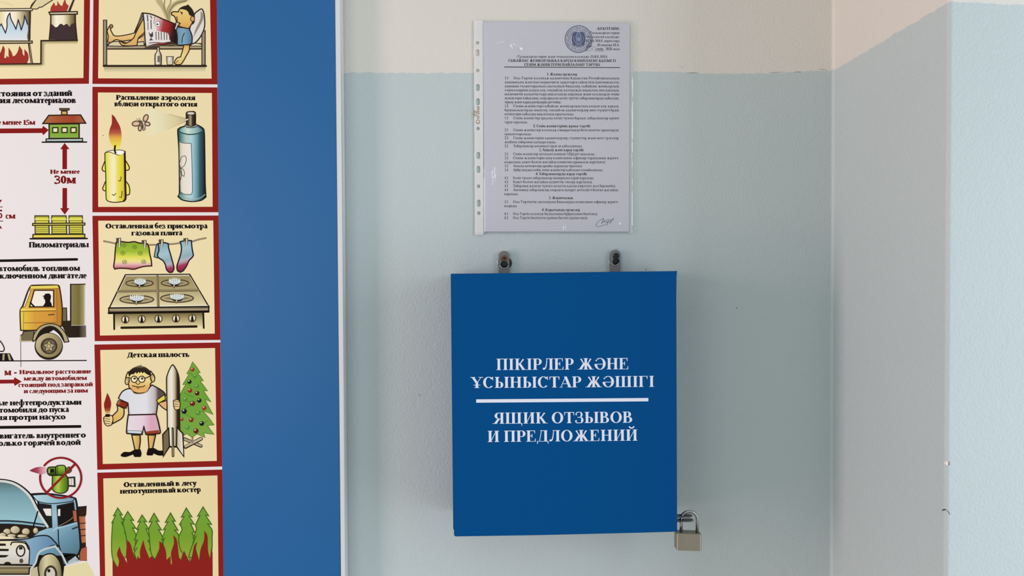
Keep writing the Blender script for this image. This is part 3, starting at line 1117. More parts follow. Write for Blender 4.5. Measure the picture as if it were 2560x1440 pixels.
dashes(143, 7.5, (6, 34), 4)
dashes(124, 7.0, (8, 40), 9)
dashes(104, 6.5, (10, 46), 15)
a.ell(cx, cy + 2, 84, 90, '56618a', n=40)
a.poly("1293,330 1300,268 1330,240 1352,236 1350,262 1330,300 1342,340 1336,392 1312,382 1296,352", '343f6a', sm=True)
a.poly("1456,330 1449,268 1420,240 1398,236 1402,262 1420,300 1408,340 1414,392 1438,382 1454,352", '343f6a', sm=True)
a.poly("1300,372 1340,392 1375,396 1412,392 1450,372 1440,396 1408,412 1375,416 1342,412 1310,396", '303b66', sm=True)
for t in ("1352,352 1350,290 1366,240 1384,240 1400,288 1402,352", "1312,290 1318,330 1342,372", "1438,290 1432,330 1410,372", "1330,404 1376,400 1424,404", "1345,385 1375,380 1405,385"):
    a.line(t, 4, 'a3a9c2', sm=True)
for x, y in ((1376, 312), (1364, 326), (1388, 326), (1376, 342), (1370, 318), (1383, 335)):
    a.ell(x, y, 7, 5, 'b9bdd0', n=8)
# signature over the stamp
for t in ("1448,452 1490,420 1530,382 1512,372 1478,408 1466,440", "1470,420 1520,410 1540,392 1500,430 1452,462", "1490,395 1520,350 1538,360 1512,400"):
    a.line(t, 5, '2b3150', sm=True)
a.build('round_stamp', page, 'round navy ink stamp with emblem')
LAYER[0] = 30
a = Art(PH, material=INKP).view(1160, 310, 4.8)
for t in ("1668,1140 1640,1150 1598,1186 1584,1216 1600,1232 1650,1222 1706,1202", "1662,1136 1674,1146 1660,1172 1650,1198", "1650,1196 1672,1168 1690,1160 1680,1176 1700,1180",
          "1700,1180 1716,1172 1712,1188 1730,1172 1736,1150 1722,1206 1716,1216", "1690,1158 1740,1150 1766,1160", "1744,1176 1762,1158 1796,1130 1780,1156 1746,1192 1764,1180", "1666,1132 1678,1138"):
    a.line(t, 4.2, '252a4c', sm=True)
a.build('signature', page, 'dark ink signature')

# sleeve: clear film with crumples, white punched strip
sleeve = empty('plastic_sleeve', ray(1385, 320, 0), 'clear punched plastic sleeve holding the notice, white strip at its left', 'plastic sleeve')


def film_material():
    m = bpy.data.materials.new('clear_film')
    m.use_nodes = True
    nt = m.node_tree
    nt.nodes.remove(nt.nodes['Principled BSDF'])
    tr = nt.nodes.new('ShaderNodeBsdfTransparent')
    gl = nt.nodes.new('ShaderNodeBsdfGlossy')
    gl.inputs['Roughness'].default_value = .045
    lw = nt.nodes.new('ShaderNodeLayerWeight')         # facing term, the same from both sides
    pw = nt.nodes.new('ShaderNodeMath')
    pw.operation = 'POWER'
    pw.inputs[1].default_value = 5.0
    nt.links.new(lw.outputs['Facing'], pw.inputs[0])
    fr = nt.nodes.new('ShaderNodeMath')
    fr.operation = 'MULTIPLY_ADD'
    fr.inputs[1].default_value, fr.inputs[2].default_value = .85, .11
    nt.links.new(pw.outputs[0], fr.inputs[0])
    mx = nt.nodes.new('ShaderNodeMixShader')
    nt.links.new(fr.outputs[0], mx.inputs[0])
    nt.links.new(tr.outputs[0], mx.inputs[1])
    nt.links.new(gl.outputs[0], mx.inputs[2])
    nt.links.new(mx.outputs[0], nt.nodes['Material Output'].inputs[0])
    tr.inputs[0].default_value = (.985, .985, .985, 1)
    return m


BUMPS = [  # px, py, half-length, half-width (px), direction (deg), height (mm)
    (1287, 109, 13, 9.5, 55, 3.3), (1298, 119, 9, 7, 70, 2.2), (1255, 103, 6, 5, 80, 1.75), (1246, 105, 5, 3, 60, .9), (1234, 422, 14, 3.2, 92, 1.2), (1235, 442, 10, 3.2, 88, 1.25), (1234, 452, 3, 2.4, 90, .9), (1234, 460, 3, 2.4, 90, .9),
    (1234, 495, 3, 2.2, 60, .8), (1232, 510, 2.5, 2, 90, .7), (1411, 568, 12, 3.0, 95, 1.05), (1547, 559, 5, 3.4, -60, 1.2),
    (1578, 384, 5, 2.0, 30, .9), (1580, 400, 9, 1.8, 80, .8), (1577, 569, 7, 2.5, -50, .9), (1581, 352, 3, 1.8, 90, .7), (1579, 572, 6, 1.8, 90, .8), (1181, 0, 1, 1, 0, 0)]


def film_height(px, py):
    h = .00022 * noise.noise(Vector((px * .018, py * .012, 3.3))) + .0001 * noise.noise(Vector((px * .06, py * .05, 9.1)))
    for bx, by, hl, hw, ang, mm in BUMPS:
        dx, dy = px - bx, py - by
        if abs(dx) + abs(dy) > 60: continue
        c, s_ = math.cos(math.radians(ang)), math.sin(math.radians(ang))
        u, v = (dx * c + dy * s_) / hl, (-dx * s_ + dy * c) / hw
        h += mm * 1e-3 * math.exp(-(u * u + v * v))
    e = min(px - 1207, 1584 - px, py - 50, 585 - py)
    return .0034 + h * min(1, max(0, e / 5.0)) - .0010 * max(0, 1 - e / 6.0)


nx, ny = 200, 280
vs, fs = [], []
for j in range(ny + 1):
    py = 50 + (585 - 50) * j / ny
    for i in range(nx + 1):
        px = 1207 + (1583.5 - 1207 - 2.0 * j / ny) * i / nx + 1.8 * (j / ny) * (1 - i / nx)
        vs.append(ray(px, py, film_height(px, py)))
for j in range(ny):
    for i in range(nx):
        k = j * (nx + 1) + i
        fs.append((k, k + nx + 1, k + nx + 2, k + 1))
link_mesh('front_film', vs, fs, film_material(), sleeve, 'clear crumpled film', smooth=True)


def strip_material():
    m = mat('milky_punched_strip', (.80, .80, .79), .22, 0, .5, bump=.25, bscale=160)
    m.node_tree.nodes['Principled BSDF'].inputs['Alpha'].default_value = .70
    return m


holes = []
for x, y, kind in ((1193.2, 107.5, 'c'), (1193.4, 132, 'o'), (1193.9, 176.5, 'c'), (1194.2, 219, 'o'), (1194.5, 254.5, 'o'), (1194.8, 321.5, 'c'),
                   (1195.4, 388.7, 'o'), (1195.8, 423.5, 'o'), (1196, 465.8, 'c'), (1196.6, 508, 'o'), (1196.8, 533, 'c')):
    holes.append(oval(x, y, 4.5, 4.5, 18) if kind == 'c' else rnd_rect(x - 4.9, y - 8.8, x + 4.9, y + 8.8, 4.8, 5))
plate('punched_strip', P("1184.3,51 1206.8,51.5 1207.6,200 1208.4,400 1208.3,587 1187,587.4 1186.4,400 1185,200"), .0020, .0024, strip_material(), sleeve, 'milky white punched binding strip', holes=holes)
# sealed seams of the film
SEAM = mat('welded_seam', (.80, .81, .80), .25, 0, .5)
SEAM.node_tree.nodes['Principled BSDF'].inputs['Alpha'].default_value = .22
for pts in ("1187,586.2 1207.8,586 1207.8,581 1187,581.4", "1576,60 1583.2,60 1581.6,583 1574,583"):
    plate('welded_seam', P(pts), .0026, .0029, SEAM, sleeve)
GOLD = mat('gold_foil', (.50, .36, .06), .3, .8)
LAYER[0] = 4
a = Art(.0024, material=ink_material('gold_foil_print', .35, .6)).view(1160, 30, 4.8)
for t, w in (("150,1335 182,1330 184,1304 160,1296 148,1312 150,1334", 6), ("150,1338 186,1336", 5), ("172,1284 182,1276 174,1264 160,1270 166,1284", 5), ("182,1258 140,1250 120,1240 124,1228 150,1236 184,1248", 5),
             ("150,1232 128,1226 118,1210 134,1202 156,1216 186,1222", 5), ("184,1216 150,1206 124,1196 120,1184 146,1190 184,1200", 5), ("182,1196 160,1186 164,1176 184,1180", 4.5), ("182,1172 164,1168", 4.5),
             ("184,1162 160,1158 162,1148 184,1152", 4.5), ("184,1144 158,1140 160,1132 182,1134", 4.5), ("120,1262 118,1218", 3.5)):
    a.line(t, w, '7a5a0c', sm=True)
a.build('gold_script', sleeve, 'gold script lettering along the strip')
# ------------------------------------------------------------------ fire-safety board at the left
BOARD = mat('satin_blue_plastic', (.001, .098, .292), .42, 0, .5, bump=.03, bscale=300)
TRIMM = mat('white_edge_profile', (.62, .63, .62), .4)
SHEETM = mat('glossy_poster_paper', lin('e2dbdb', 1.05), .42, 0, .4)
board = empty('fire_safety_board', ray(500, 720, 0), 'tall blue board with printed fire safety cartoons, left of the blue box', 'notice board')
_be = [(837.2, -200), (837.2, 0), (841.5, 400), (847.5, 1000), (851.6, 1440), (853.5, 1640)]     # edge of the blue face
_te = [(850.6, -200), (851.2, 0), (855.5, 400), (860.6, 1000), (864.0, 1440), (865.5, 1640)]     # edge of the trim
plate('blue_panel', [(-165, -200)] + _be + [(-165, 1640)], .003, BOARD_H, BOARD, board, bevel=.0004)
plate('edge_trim', [(x + .4, y) for x, y in _be] + _te[::-1], .002, BOARD_H + .0012, TRIMM, board, 'white edge profile', bevel=.0008)
LAYER[0] = 1
_se = [(540.5, -200), (541.6, 0), (543.6, 210), (546, 535), (551, 853), (555.3, 1170), (558.6, 1440), (561.5, 1640)]
a = Art()
a.poly([(-165, -200)] + _se + [(-165, 1640)], 'dcd8d8')
sheet = a.build('poster_sheet', board, 'white printed poster sheet')


def panel(outer, inner, label, ground='e3d5a8'):
    LAYER[0] = 3
    a = Art()
    a.poly(outer, RED)
    a.poly(inner, ground)
    return a.build('picture_panel', board, label)


def cap(parent, txt, x0, y0, x1, y1, h, col='120c0e', name='caption'):
    LAYER[0] = 6
    a = Art()
    a.text(txt, x0, y0, x1, y1, h * 1.05, POST, 'o', col, space=29.0)
    a.build(name, parent)


CREAM, SKIN, STL = 'e3d5a8', 'dcbd72', 'b9ac8c'
# ---- stove with boiling pots (top left)
p1 = panel("-150,-150 225.6,-150 225,0 222.4,209.4 -150,213", "-135,-135 210.8,-135 210,0 208.5,195 -135,198.5", 'red-framed picture of boiling pots on a burning stove')
LAYER[0] = 8
a = Art().view(0, 0, 10.667)
for k, c in ((100, 'd8cb9e'), (76, 'c2b68a'), (50, 'a09468')):
    a.poly(f"-300,1690 1110,1680 1110,1080 2070,1080 2070,{1080 + k} 1160,{1085 + k} {1110 + k},1160 {1105 + k},{1690 + k // 2} {1080},{1690 + k} -300,{1700 + k}", c)
a.poly("-300,1100 1090,1100 1090,1680 -300,1690", CREAM)
a.line("-300,1710 1090,1700 1095,1085 2065,1075", 40, '2e2118')
a.build('ledge_drawing', p1)
LAYER[0] = 20
a = Art().view(0, 0, 10.667)
a.poly("-200,200 870,205 870,275 -200,300", 'c9bf9c')
a.poly("-400,1060 815,1060 815,300 -400,300", (0, 0, 815, 0, [(0, 'd8d0a0'), (.25, 'f1ebd8'), (.5, 'e6dfc0'), (.72, 'b3a884'), (.95, '5e5040')]))
a.poly("-400,1070 735,1070 720,960 745,800 735,650 690,520 650,430 640,560 600,700 565,800 540,700 490,540 470,600 425,770 380,680 290,500 262,350 215,420 185,540 190,680 170,790 145,875 90,760 35,640 -20,720 -60,800 -400,700",
       (0, 450, 0, 1070, [(0, 'a9c7d6'), (.5, 'b8d0da'), (1, 'd3dade')]))
a.line("735,650 690,520 650,410 640,560 600,700 565,800 540,700 485,520 470,600 425,780 380,680 290,500 264,350 215,420 185,540 190,680 170,790 145,878 90,760 35,640 -20,720 -60,800", 30, '2c2838')
a.line("805,300 800,560 790,800 775,1080", 45, '382a22')
a.poly("-400,245 860,225 862,285 -400,300", (0, 225, 0, 300, [(0, '6b5f48'), (.35, 'efe7cc'), (.7, '8a7c60')]), ow=24, oc='33271f')
a.poly("-400,1095 860,1095 860,1150 -400,1165", (0, 1095, 0, 1165, [(0, 'd8cfa6'), (1, '6f644a')]), ow=28, oc='2c2018')
a.line("815,205 850,120 960,0 1100,-150", 28, '43341f', sm=True)
a.poly("830,200 960,0 1110,-150 1560,-150 1390,0 1270,80 1110,190 1000,225 860,235", 'd3c99c', sm=False)
a.line("820,215 960,0 1100,-150", 26, '43341f')
a.line("870,235 980,240 1060,190 1110,190 1260,90 1400,0 1520,-120", 26, '43341f', sm=True)
a.poly("-100,40 200,60 380,140 300,160 100,100", 'dccf9f', sm=True)
a.build('pot_drawing', p1)
LAYER[0] = 44
a = Art().view(0, 0, 10.667)
a.poly("-300,1640 -80,1500 10,1400 80,1215 125,1300 120,1420 110,1530 160,1560 170,1480 230,1540 225,1270 300,1380 340,1500 400,1480 470,1380 515,1220 590,1340 600,1430 650,1500 650,1310 740,1420 760,1560 720,1685 -300,1700", '973028')
a.line("775,1160 845,1690", 62, '33281c')
a.line("795,1180 838,1680", 26, '8b7f62', w1=30)
a.build('burning_stove_drawing', p1)
LAYER[0] = 20
a = Art().view(0, 0, 10.667)
a.poly("1340,310 1350,210 1370,170 1440,60 1480,160 1530,130 1525,20 1600,130 1660,160 1690,60 1720,0 1745,-40 1760,80 1830,150 1800,300", 'a0382f')
a.line("1850,290 1960,0 2010,-150", 60, '3a2e24')
a.line("1800,280 1925,0 1985,-150", 26, 'd9d1b4')
a.poly("1370,400 2010,390 2015,600 2055,1050 1300,1050 1340,700", (1370, 0, 2010, 0, [(0, 'b5a982'), (.2, 'efe9d2'), (.5, 'e5ddb8'), (.8, '8e8152'), (1, '4a3d30')]))
a.poly("1340,620 1400,660 1480,730 1530,715 1600,640 1650,640 1700,680 1760,640 1800,640 1850,720 1910,640 1990,610 2035,700 2055,1060 1300,1060 1335,720", '3d2f30')
a.line("1355,400 1350,640 1315,1050", 36, '33261f')
a.line("2005,390 2010,620 2050,1050", 40, '33261f')
a.poly("1305,325 2060,310 2060,375 1330,390", (0, 320, 0, 390, [(0, 'e9e0c4'), (1, 'a89c7c')]), ow=34, oc='30241c')
a.build('burnt_pot_drawing', p1)

# ---- smoker asleep in bed
p2 = panel("233.8,-150 541,-150 541.6,0 543.7,211 231,209.8 233.4,0", "248.5,-135 524,-135 525,0 529,196.6 245.3,195.8 247.2,0", 'red-framed picture of a smoker dozing in bed')
V2 = (240, 0, 8.37)
LAYER[0] = 8
a = Art().view(*V2)
for w_, c in ((150, 'c9bc8e'), (110, 'b5a87c')):
    a.line("1520,440 1470,300 1400,140 1330,40 1300,-60", w_ * .55, c, sm=True, w1=w_)
    a.line("1530,440 1540,300 1560,180 1660,80 1820,10 1920,-40", w_ * .45, c, sm=True, w1=w_ * .8)
a.line("1525,430 1480,300 1420,150 1440,20 1420,-80", 34, '8f8258', sm=True, w1=18)
a.line("1530,440 1530,330 1560,200 1680,70 1880,20", 26, '8f8258', sm=True, w1=40)
a.line("1530,440 1520,300 1500,180 1560,60 1560,-60", 30, 'a0946a', sm=True)
a.build('smoke_drawing', p2)
LAYER[0] = 20
a = Art().view(*V2)
a.poly("160,1400 2300,1395 2290,1440 170,1460", 'b5ac84')
a.poly("170,1455 2290,1440 2280,1490 180,1500", 'd0c69c')
a.poly("225,905 2215,900 2215,1040 225,1040", '4a3d2c')
a.line("240,990 1010,985", 38, 'a89b80')
a.line("1330,990 2215,985", 36, 'b0a484')
a.poly("235,960 330,880 500,870 700,900 1000,870 1010,950 600,970", 'cfc6a4', sm=False, ow=18, oc=OL)
a.poly("1990,930 2080,905 2200,920 2215,965 1990,965", 'd0c7a8', ow=16)
for x in (190, 2250):
    y0 = 420 if x < 1000 else 640
    a.poly([(x - 36, y0), (x + 36, y0), (x + 36, 1360), (x - 36, 1360)], (x - 36, 0, x + 36, 0, [(0, '463a2b'), (.4, 'a99d86'), (1, '4a3d2e')]), ow=16, oc='2f2418')
a.line("160,1380 2300,1380", 44, '2b2016')
a.build('bed_drawing', p2)
LAYER[0] = 40
a = Art().view(*V2)
a.poly("2060,300 2130,230 2215,190 2260,300 2270,560 2190,760 2080,890 2000,900 1960,620", 'd9d4cc', sm=True, ow=26, oc='33291d')
a.poly("2190,230 2240,300 2235,420 2130,620 2040,780 2080,620 2180,400", '8f8774', sm=True)
a.build('pillow_drawing', p2)
LAYER[0] = 50
a = Art().view(*V2)
a.poly("240,880 260,760 235,640 300,520 340,540 300,600 330,680 390,750 560,745 800,690 840,640 970,420 1010,330 1040,700 960,760 900,800 560,860 420,830 330,880 300,890", (0, 500, 0, 890, [(0, 'cda66c'), (.5, 'e3c986'), (1, 'cf9f5e')]), ow=22, oc='3a2c1c')
a.ell(318, 550, 34, 38, '8d7950', ow=14)
a.poly("820,720 900,560 990,390 1030,640 900,780 870,850 860,950 700,960 540,945 490,880 520,870 600,910 700,870 790,790", (0, 400, 0, 950, [(0, 'dcbf74'), (1, 'd3a765')]), ow=22, oc='3a2c1c')
a.poly("890,870 1000,740 1010,860", 'd9aa70')
a.poly("1690,560 1800,575 1950,600 2010,760 2005,900 1960,930 1700,950 1660,700", (1660, 0, 2000, 0, [(0, '5f88a0'), (.5, '79a2b8'), (1, '547b93')]), sm=False, ow=26, oc='2a2420')
a.line("1800,900 1810,780 1850,690", 18, '2a2f33', sm=True)
a.poly("1840,940 1955,940 1950,1050 1880,1180 1820,1290 1770,1345 1690,1350 1640,1330 1640,1290 1660,1260 1700,1210 1770,1190 1810,1060", (0, 950, 0, 1350, [(0, 'd9a962'), (.5, 'e2d086'), (1, 'd8b870')]), ow=22, oc='3a2c1c')
a.line("1650,1310 1690,1300 1720,1265", 12, OL)
a.poly("1660,380 1640,340 1585,310 1580,270 1620,245 1720,250 1760,180 1850,140 1960,150 2030,250 2050,360 2040,430 1990,520 1940,600 1800,570 1720,540 1760,490 1690,450", (0, 200, 0, 600, [(0, 'dfc778'), (.6, 'dcb466'), (1, 'd29a50')]), sm=False, ow=24, oc='34281c')
a.poly("1740,190 1800,140 1900,110 1920,90 1950,120 2030,230 2065,330 2060,470 2010,520 2020,400 2040,340 1960,320 1920,240 1850,200", '2a211d')
a.ell(2020, 395, 42, 55, 'cfa067', ow=16)
a.poly("1760,240 1810,260 1800,310 1780,270", '241b16', ow=6)
a.line("1690,350 1700,420 1690,440 1670,480 1700,600", 18, OL, sm=True)
a.line("1665,600 1700,500", 22, 'd9d2c2')
a.build('person_drawing', p2)
LAYER[0] = 66
a = Art().view(*V2)
a.poly("960,270 1000,290 860,560 800,680", '7a6c55', ow=16)
a.poly("985,275 1160,300 1400,400 1650,500 1680,640 1700,760 1700,930 1560,905 1420,945 1250,930 1120,960 1045,985 1025,800 1010,500", (1150, 500, 1700, 620, [(0, 'd8d4d0'), (.25, 'd6aeae'), (.45, 'a63a3c'), (.7, '8a2226'), (.85, '3d1a1c'), (1, '1e1414')]), ow=24, oc='2b2118')
a.poly("1030,300 1180,320 1260,500 1260,640 1500,690 1540,780 1560,880 1300,900 1120,930 1060,900 1030,600", 'dcd9d4')
a.line("975,272 1160,298 1400,400 1650,500", 26, '2c2016', sm=True)
for t, w in (("1075,320 1085,440", 26), ("1085,470 1090,620", 16), ("1150,420 1155,600", 22), ("1140,330 1165,380", 22), ("1230,350 1210,500", 10)):
    a.line(t, w, '5c554c')
for x in (1255, 1310, 1365, 1425, 1480, 1535):
    a.line([(x, 670), (x + 4, 830)], 17, '524a44')
a.poly("1240,540 1340,560 1330,460 1280,440 1245,480", 'eee8e4', ow=8, oc='4a4440')
a.poly("1255,520 1280,480 1320,525", '3d3835')
a.poly("1100,660 1140,720 1190,660 1195,760 1150,790 1195,840 1110,850 1150,790 1120,740", '45403b')
a.line("1110,900 1250,890 1400,900 1560,880 1690,930", 16, '4b4136', sm=True)
a.line("1040,985 1250,945 1420,965 1560,925 1700,960", 14, '7a6f5e', sm=True)
a.build('newspaper_drawing', p2)
LAYER[0] = 40
a = Art().view(*V2)
a.poly("1280,985 1325,985 1325,1060 1365,1160 1365,1360 1235,1360 1235,1150 1275,1080", (1235, 0, 1365, 0, [(0, '8a7f68'), (.3, 'e6e0d0'), (.6, 'cfc8b6'), (1, '4a4033')]), ow=20, oc='3b3023')
a.poly("1285,1170 1335,1170 1335,1300 1285,1300", '6d6656')
a.build('bottle_drawing', p2)
LAYER[0] = 40
a = Art().view(*V2)
a.poly("1475,1185 1620,1185 1600,1355 1490,1355", (1475, 0, 1620, 0, [(0, '8c826c'), (.4, 'e9e4d6'), (.8, 'b5ad98'), (1, '5a5040')]), ow=16, oc='4a3f30')
a.poly("1500,1265 1600,1265 1592,1345 1505,1345", 'cfc7a8')
a.build('glass_drawing', p2)

# ---- aerosol near an open flame
p3 = panel("231,217 543.5,218.5 546,530.7 231,530.7", "244.8,231.2 529.7,232.5 531.6,517 245.5,517.2", 'red-framed picture of a candle and a spray can')
cap(p3, 'Распыление аэрозоля', 290, 249.6, 488.5, 250.6, 11.6)
cap(p3, 'вблизи открытого огня', 285.7, 265.6, 493.3, 266.7, 11.6)
V3, V3b = (240, 220, 8.37), (240, 370, 8.37)
LAYER[0] = 8
a = Art().view(*V3)
a.poly("330,550 390,600 440,690 500,800 530,930 535,1060 520,1170 490,1260 450,1300 380,1300 340,1220 290,1110 268,980 290,850 330,740", (400, 560, 400, 1300, [(0, '8a241f'), (.38, '93302a'), (.52, 'b05a40'), (.66, 'd9a94a'), (.85, 'e0d044'), (1, 'e6dc7a')]), sm=True)
a.build('flame_drawing', p3)
LAYER[0] = 12
a = Art().view(*V3b)
for t in ("190,270 150,360 128,430 150,480 200,480", "205,690 160,790 140,850 165,890 215,885", "615,260 660,330 695,400 685,455 620,470", "620,690 680,770 705,860 700,960 660,985 620,960"):
    a.poly(t, 'dfd85e', sm=True, ow=22, oc='2b2312')
a.poly("185,100 260,65 420,45 560,45 605,90 610,400 620,800 625,1070 560,1120 400,1135 260,1115 212,1060 205,600 190,300", (190, 0, 620, 0, [(0, 'c9bf3e'), (.12, 'e0d95e'), (.35, 'eae3b0'), (.45, 'e8e2bc'), (.62, 'e0d64c'), (.85, 'd6c43a'), (1, '8a7a2a')]))
a.line("185,110 190,300 205,600 212,1060 260,1115 400,1138 560,1120", 20, '2b2312', sm=True)
a.line("600,75 608,400 612,700 618,1060 580,1110", 40, '1d160e')
a.poly("185,105 250,65 400,45 520,42 600,70 590,115 480,145 380,120 280,85", 'e8e2c8', ow=14, oc='3a3220')
a.poly("430,85 520,60 590,80 560,130 470,140", 'f0ece0', sm=True)
for t in ("470,680 510,690 525,600", "340,970 375,990 415,950", "490,1025 530,1030 545,900"):
    a.line(t, 16, '3a3220', sm=True)
a.view(*V3).line("400,1210 390,1300 410,1360", 36, '1a120b', sm=True)
a.build('candle_drawing', p3)
LAYER[0] = 8
a = Art().view(*V3)
a.poly("1890,660 1500,540 1200,440 950,480 940,620 1000,900 1020,1040 1180,990 1500,860 1880,710", (1880, 680, 960, 760, [(0, 'bfb28a'), (.25, 'd3c898'), (.55, 'dcd6b0'), (.75, 'e0dab6'), (.96, 'e3d5a8')]))
a.line("1890,645 1520,545", 14, '8d8160', w1=5)
a.line("1890,700 1500,860", 8, 'a2966e', w1=4)
a.build('spray_drawing', p3)
LAYER[0] = 12
Art().view(*V3).ell(152, 992, 10, 9, '1a1410', n=8).build('ink_speck', p3)
LAYER[0] = 14
a = Art().view(*V3)
for cx, cy, rx, ry, rot in ((840, 745, 84, 52, -8), (1040, 630, 46, 76, 24), (1075, 752, 56, 40, 12), (920, 840, 34, 58, 4)):
    a.ell(cx, cy, rx, ry, 'c4a98c', ow=24, oc='5a4a38', rot=rot)
    a.ell(cx, cy, rx * .5, ry * .5, 'd8bc9c', rot=rot)
a.poly("900,690 960,690 1020,780 1030,860 1000,890 980,880 960,780", '6e5d48', ow=12, oc='3a2d20')
a.line("980,700 1010,790 1000,870", 18, 'd9cdb4', sm=True)
a.line("940,690 900,630", 10, '4a3d2c')
a.line("920,690 840,640", 8, '4a3d2c')
a.build('moth_drawing', p3)
LAYER[0] = 14
a = Art().view(*V3)
SH5 = [(0, '203a3a'), (.10, '4f7c7c'), (.3, 'a9c4bd'), (.5, 'a8cbd0'), (.68, '6f9fae'), (.82, '35595e'), (1, '16201e')]
a.poly("1710,880 1760,830 1850,800 1880,770 2090,770 2190,810 2260,880 2275,1300 2285,2000 2300,2280 2200,2350 2000,2375 1800,2340 1715,2270 1745,2200 1735,1300", (1720, 0, 2270, 0, SH5), ow=26, oc='141b18')
a.line("1745,2240 1850,2300 2000,2330 2180,2300 2280,2230", 18, '8fa8a2', sm=True)
a.poly("1745,900 1800,850 1900,820 2080,815 2190,850 2235,890 2150,940 1980,965 1830,945", (1750, 0, 2230, 0, [(0, '6f9a98'), (.35, 'c2d8cc'), (.7, '8fb4b4'), (1, '3f6468')]))
a.line("1725,900 1830,950 1980,972 2150,945 2250,890", 22, '27403f', sm=True)
a.poly("1850,790 1900,740 2080,740 2130,790 2060,830 1920,830", '7f8c86', ow=12, oc='2b2a22')
a.poly("1885,530 1920,495 2050,490 2085,530 2085,770 2000,800 1890,770", (1885, 0, 2085, 0, [(0, '241c12'), (.25, '4a4030'), (.45, 'a39a78'), (.65, '3a3022'), (1, '17110b')]), ow=14, oc='1d160e')
a.ell(1985, 530, 84, 34, 'cfcab8', ow=16, oc='3a3020')
a.line("1880,670 1920,655", 26, 'd9d2b8')
a.poly("1740,1120 1820,1150 1990,1160 2005,1500 2015,2170 1990,2230 1850,2220 1765,2170 1750,1700", (1740, 0, 2010, 0, [(0, 'b9b38e'), (.3, 'ddd8c4'), (1, 'e2dfdc')]), ow=14, oc='4c5c58')
a.line("1750,1560 1790,1450 1860,1420 1890,1500 1850,1620 1770,1680", 13, '4a4434', sm=True)
a.line("1750,1700 1800,1680 1850,1760 1840,1850 1780,1800 1760,1720", 13, '4a4434', sm=True)
a.line("1750,1620 1790,1760 1770,1900 1740,1990", 16, '3a3426', sm=True)
a.build('spray_can_drawing', p3)

# ---- gas stove left unattended
p4 = panel("231,539.5 546,538.8 550.9,849.8 236.7,853", "245.6,551.7 533,551.3 536.9,834 250,838.8", 'red-framed picture of socks drying over a gas stove')
cap(p4, 'Оставленная без присмотра', 263.6, 571.2, 518.9, 571.0, 11.6)
cap(p4, 'газовая плита', 328.2, 588.8, 456, 588.4, 11.6)
V4, V4b = (240, 540, 8.258), (240, 670, 8.0)
LAYER[0] = 8
a = Art().view(*V4)
a.line("165,520 300,545 420,570 700,590 1100,595 1300,590 1600,575 1800,545 2000,520 2120,485 2265,455", 36, '75664c', sm=True)
a.line("180,520 420,562 1100,588 1600,568 2000,512 2255,452", 12, 'ab9c7c', sm=True)
a.build('clothesline_drawing', p4)
LAYER[0] = 12
a = Art().view(*V4)
a.poly("420,540 540,530 660,545 790,530 880,555 1060,575 1090,640 1110,780 1140,920 1150,1030 1000,1040 880,1070 780,1100 640,1085 480,1080 385,1095 365,1040 385,900 395,740 405,640", (0, 540, 0, 1095, [(0, '7fa62c'), (.35, '98b436'), (.55, 'd3d455'), (.72, 'e2d98c'), (.82, 'd9aeaa'), (1, 'a5415a')]), sm=False, ow=28, oc='3a1a18')
for x, y in ((575, 600), (800, 640), (555, 765), (915, 770), (590, 950), (985, 945)):
    for t in ("-45,-20 -10,-40 30,-25 45,10 10,40 -35,25 -45,-20", "-15,-10 20,5 5,25", "-40,20 -10,0 25,-30"):
        a.line([(x + q[0], y + q[1]) for q in P(t)], 9, '55702a', sm=True)
a.build('cloth_drawing', p4)
for nm, pts, extra in (('l', "1280,570 1400,550 1490,570 1500,660 1540,800 1590,980 1610,1080 1580,1155 1520,1165 1460,1110 1430,1000 1380,920 1290,860 1270,800 1300,700", True),
                       ('r', "1740,530 1860,505 1970,510 1980,640 2000,760 2010,810 1980,860 1920,920 1870,1030 1800,1130 1740,1160 1685,1130 1670,1040 1700,940 1750,780 1765,660", False)):
    LAYER[0] = 12
    a = Art().view(*V4)
    if extra: a.poly("1250,590 1290,580 1300,860 1260,865 1200,840 1225,700", '7fa0ac', ow=20, oc='232a2c')
    a.poly(pts, (1400, 560, 1540 if extra else 1560, 1165, [(0, '7fa3b0'), (.35, '9fbcc6'), (.6, '8aa9b2'), (.72, 'b0aab6'), (.85, 'a13a58'), (1, '8a1f3c')]), ow=28, oc='1e2022')
    a.build('sock_drawing', p4)
for x, y, h in ((475, 455, 190), (1000, 500, 170), (1352, 485, 140), (1862, 460, 140)):
    LAYER[0] = 30
    a = Art().view(*V4)
    a.poly([(x - 60, y), (x + 40, y - 5), (x + 42, y + h * .35), (x + 25, y + h), (x - 15, y + h), (x - 20, y + h * .5), (x - 55, y + h * .4)], '4d4434')
    a.line([(x + 12, y + 20), (x + 5, y + h - 10)], 26, 'd5cebc')
    a.build('clothes_peg_drawing', p4)
LAYER[0] = 12
a = Art().view(*V4b)
a.poly("350,910 2160,890 2160,1190 2030,1150 500,1170 360,1210", (0, 900, 0, 1210, [(0, '6a5c34'), (.4, 'a89c6c'), (1, 'ddd0a2')]))
a.line("360,900 365,1225", 36, '17100a')
a.line("2145,890 2155,1200", 36, '17100a')
a.line("510,1195 2010,1170", 48, '20160d')
a.poly("590,140 1870,130 2250,770 270,800", (0, 130, 0, 800, [(0, '8c8152'), (.45, 'a79c6c'), (.6, 'b8ad80'), (1, 'dcd3a8')]), ow=34, oc='241a10')
a.line("600,158 1860,148", 26, 'c9c0aa')
a.line("300,775 590,180", 12, 'd9d2b8')
a.line("2225,755 1880,170", 12, 'c5bca0')
a.line("300,775 2230,750", 20, 'e5dfca')
a.line("440,465 2040,445", 52, '75694a')
a.line("440,455 2040,435", 12, '9c9070')
a.line("1228,165 1245,765", 54, '75694a')
a.line("1215,165 1230,765", 12, '9c9070')
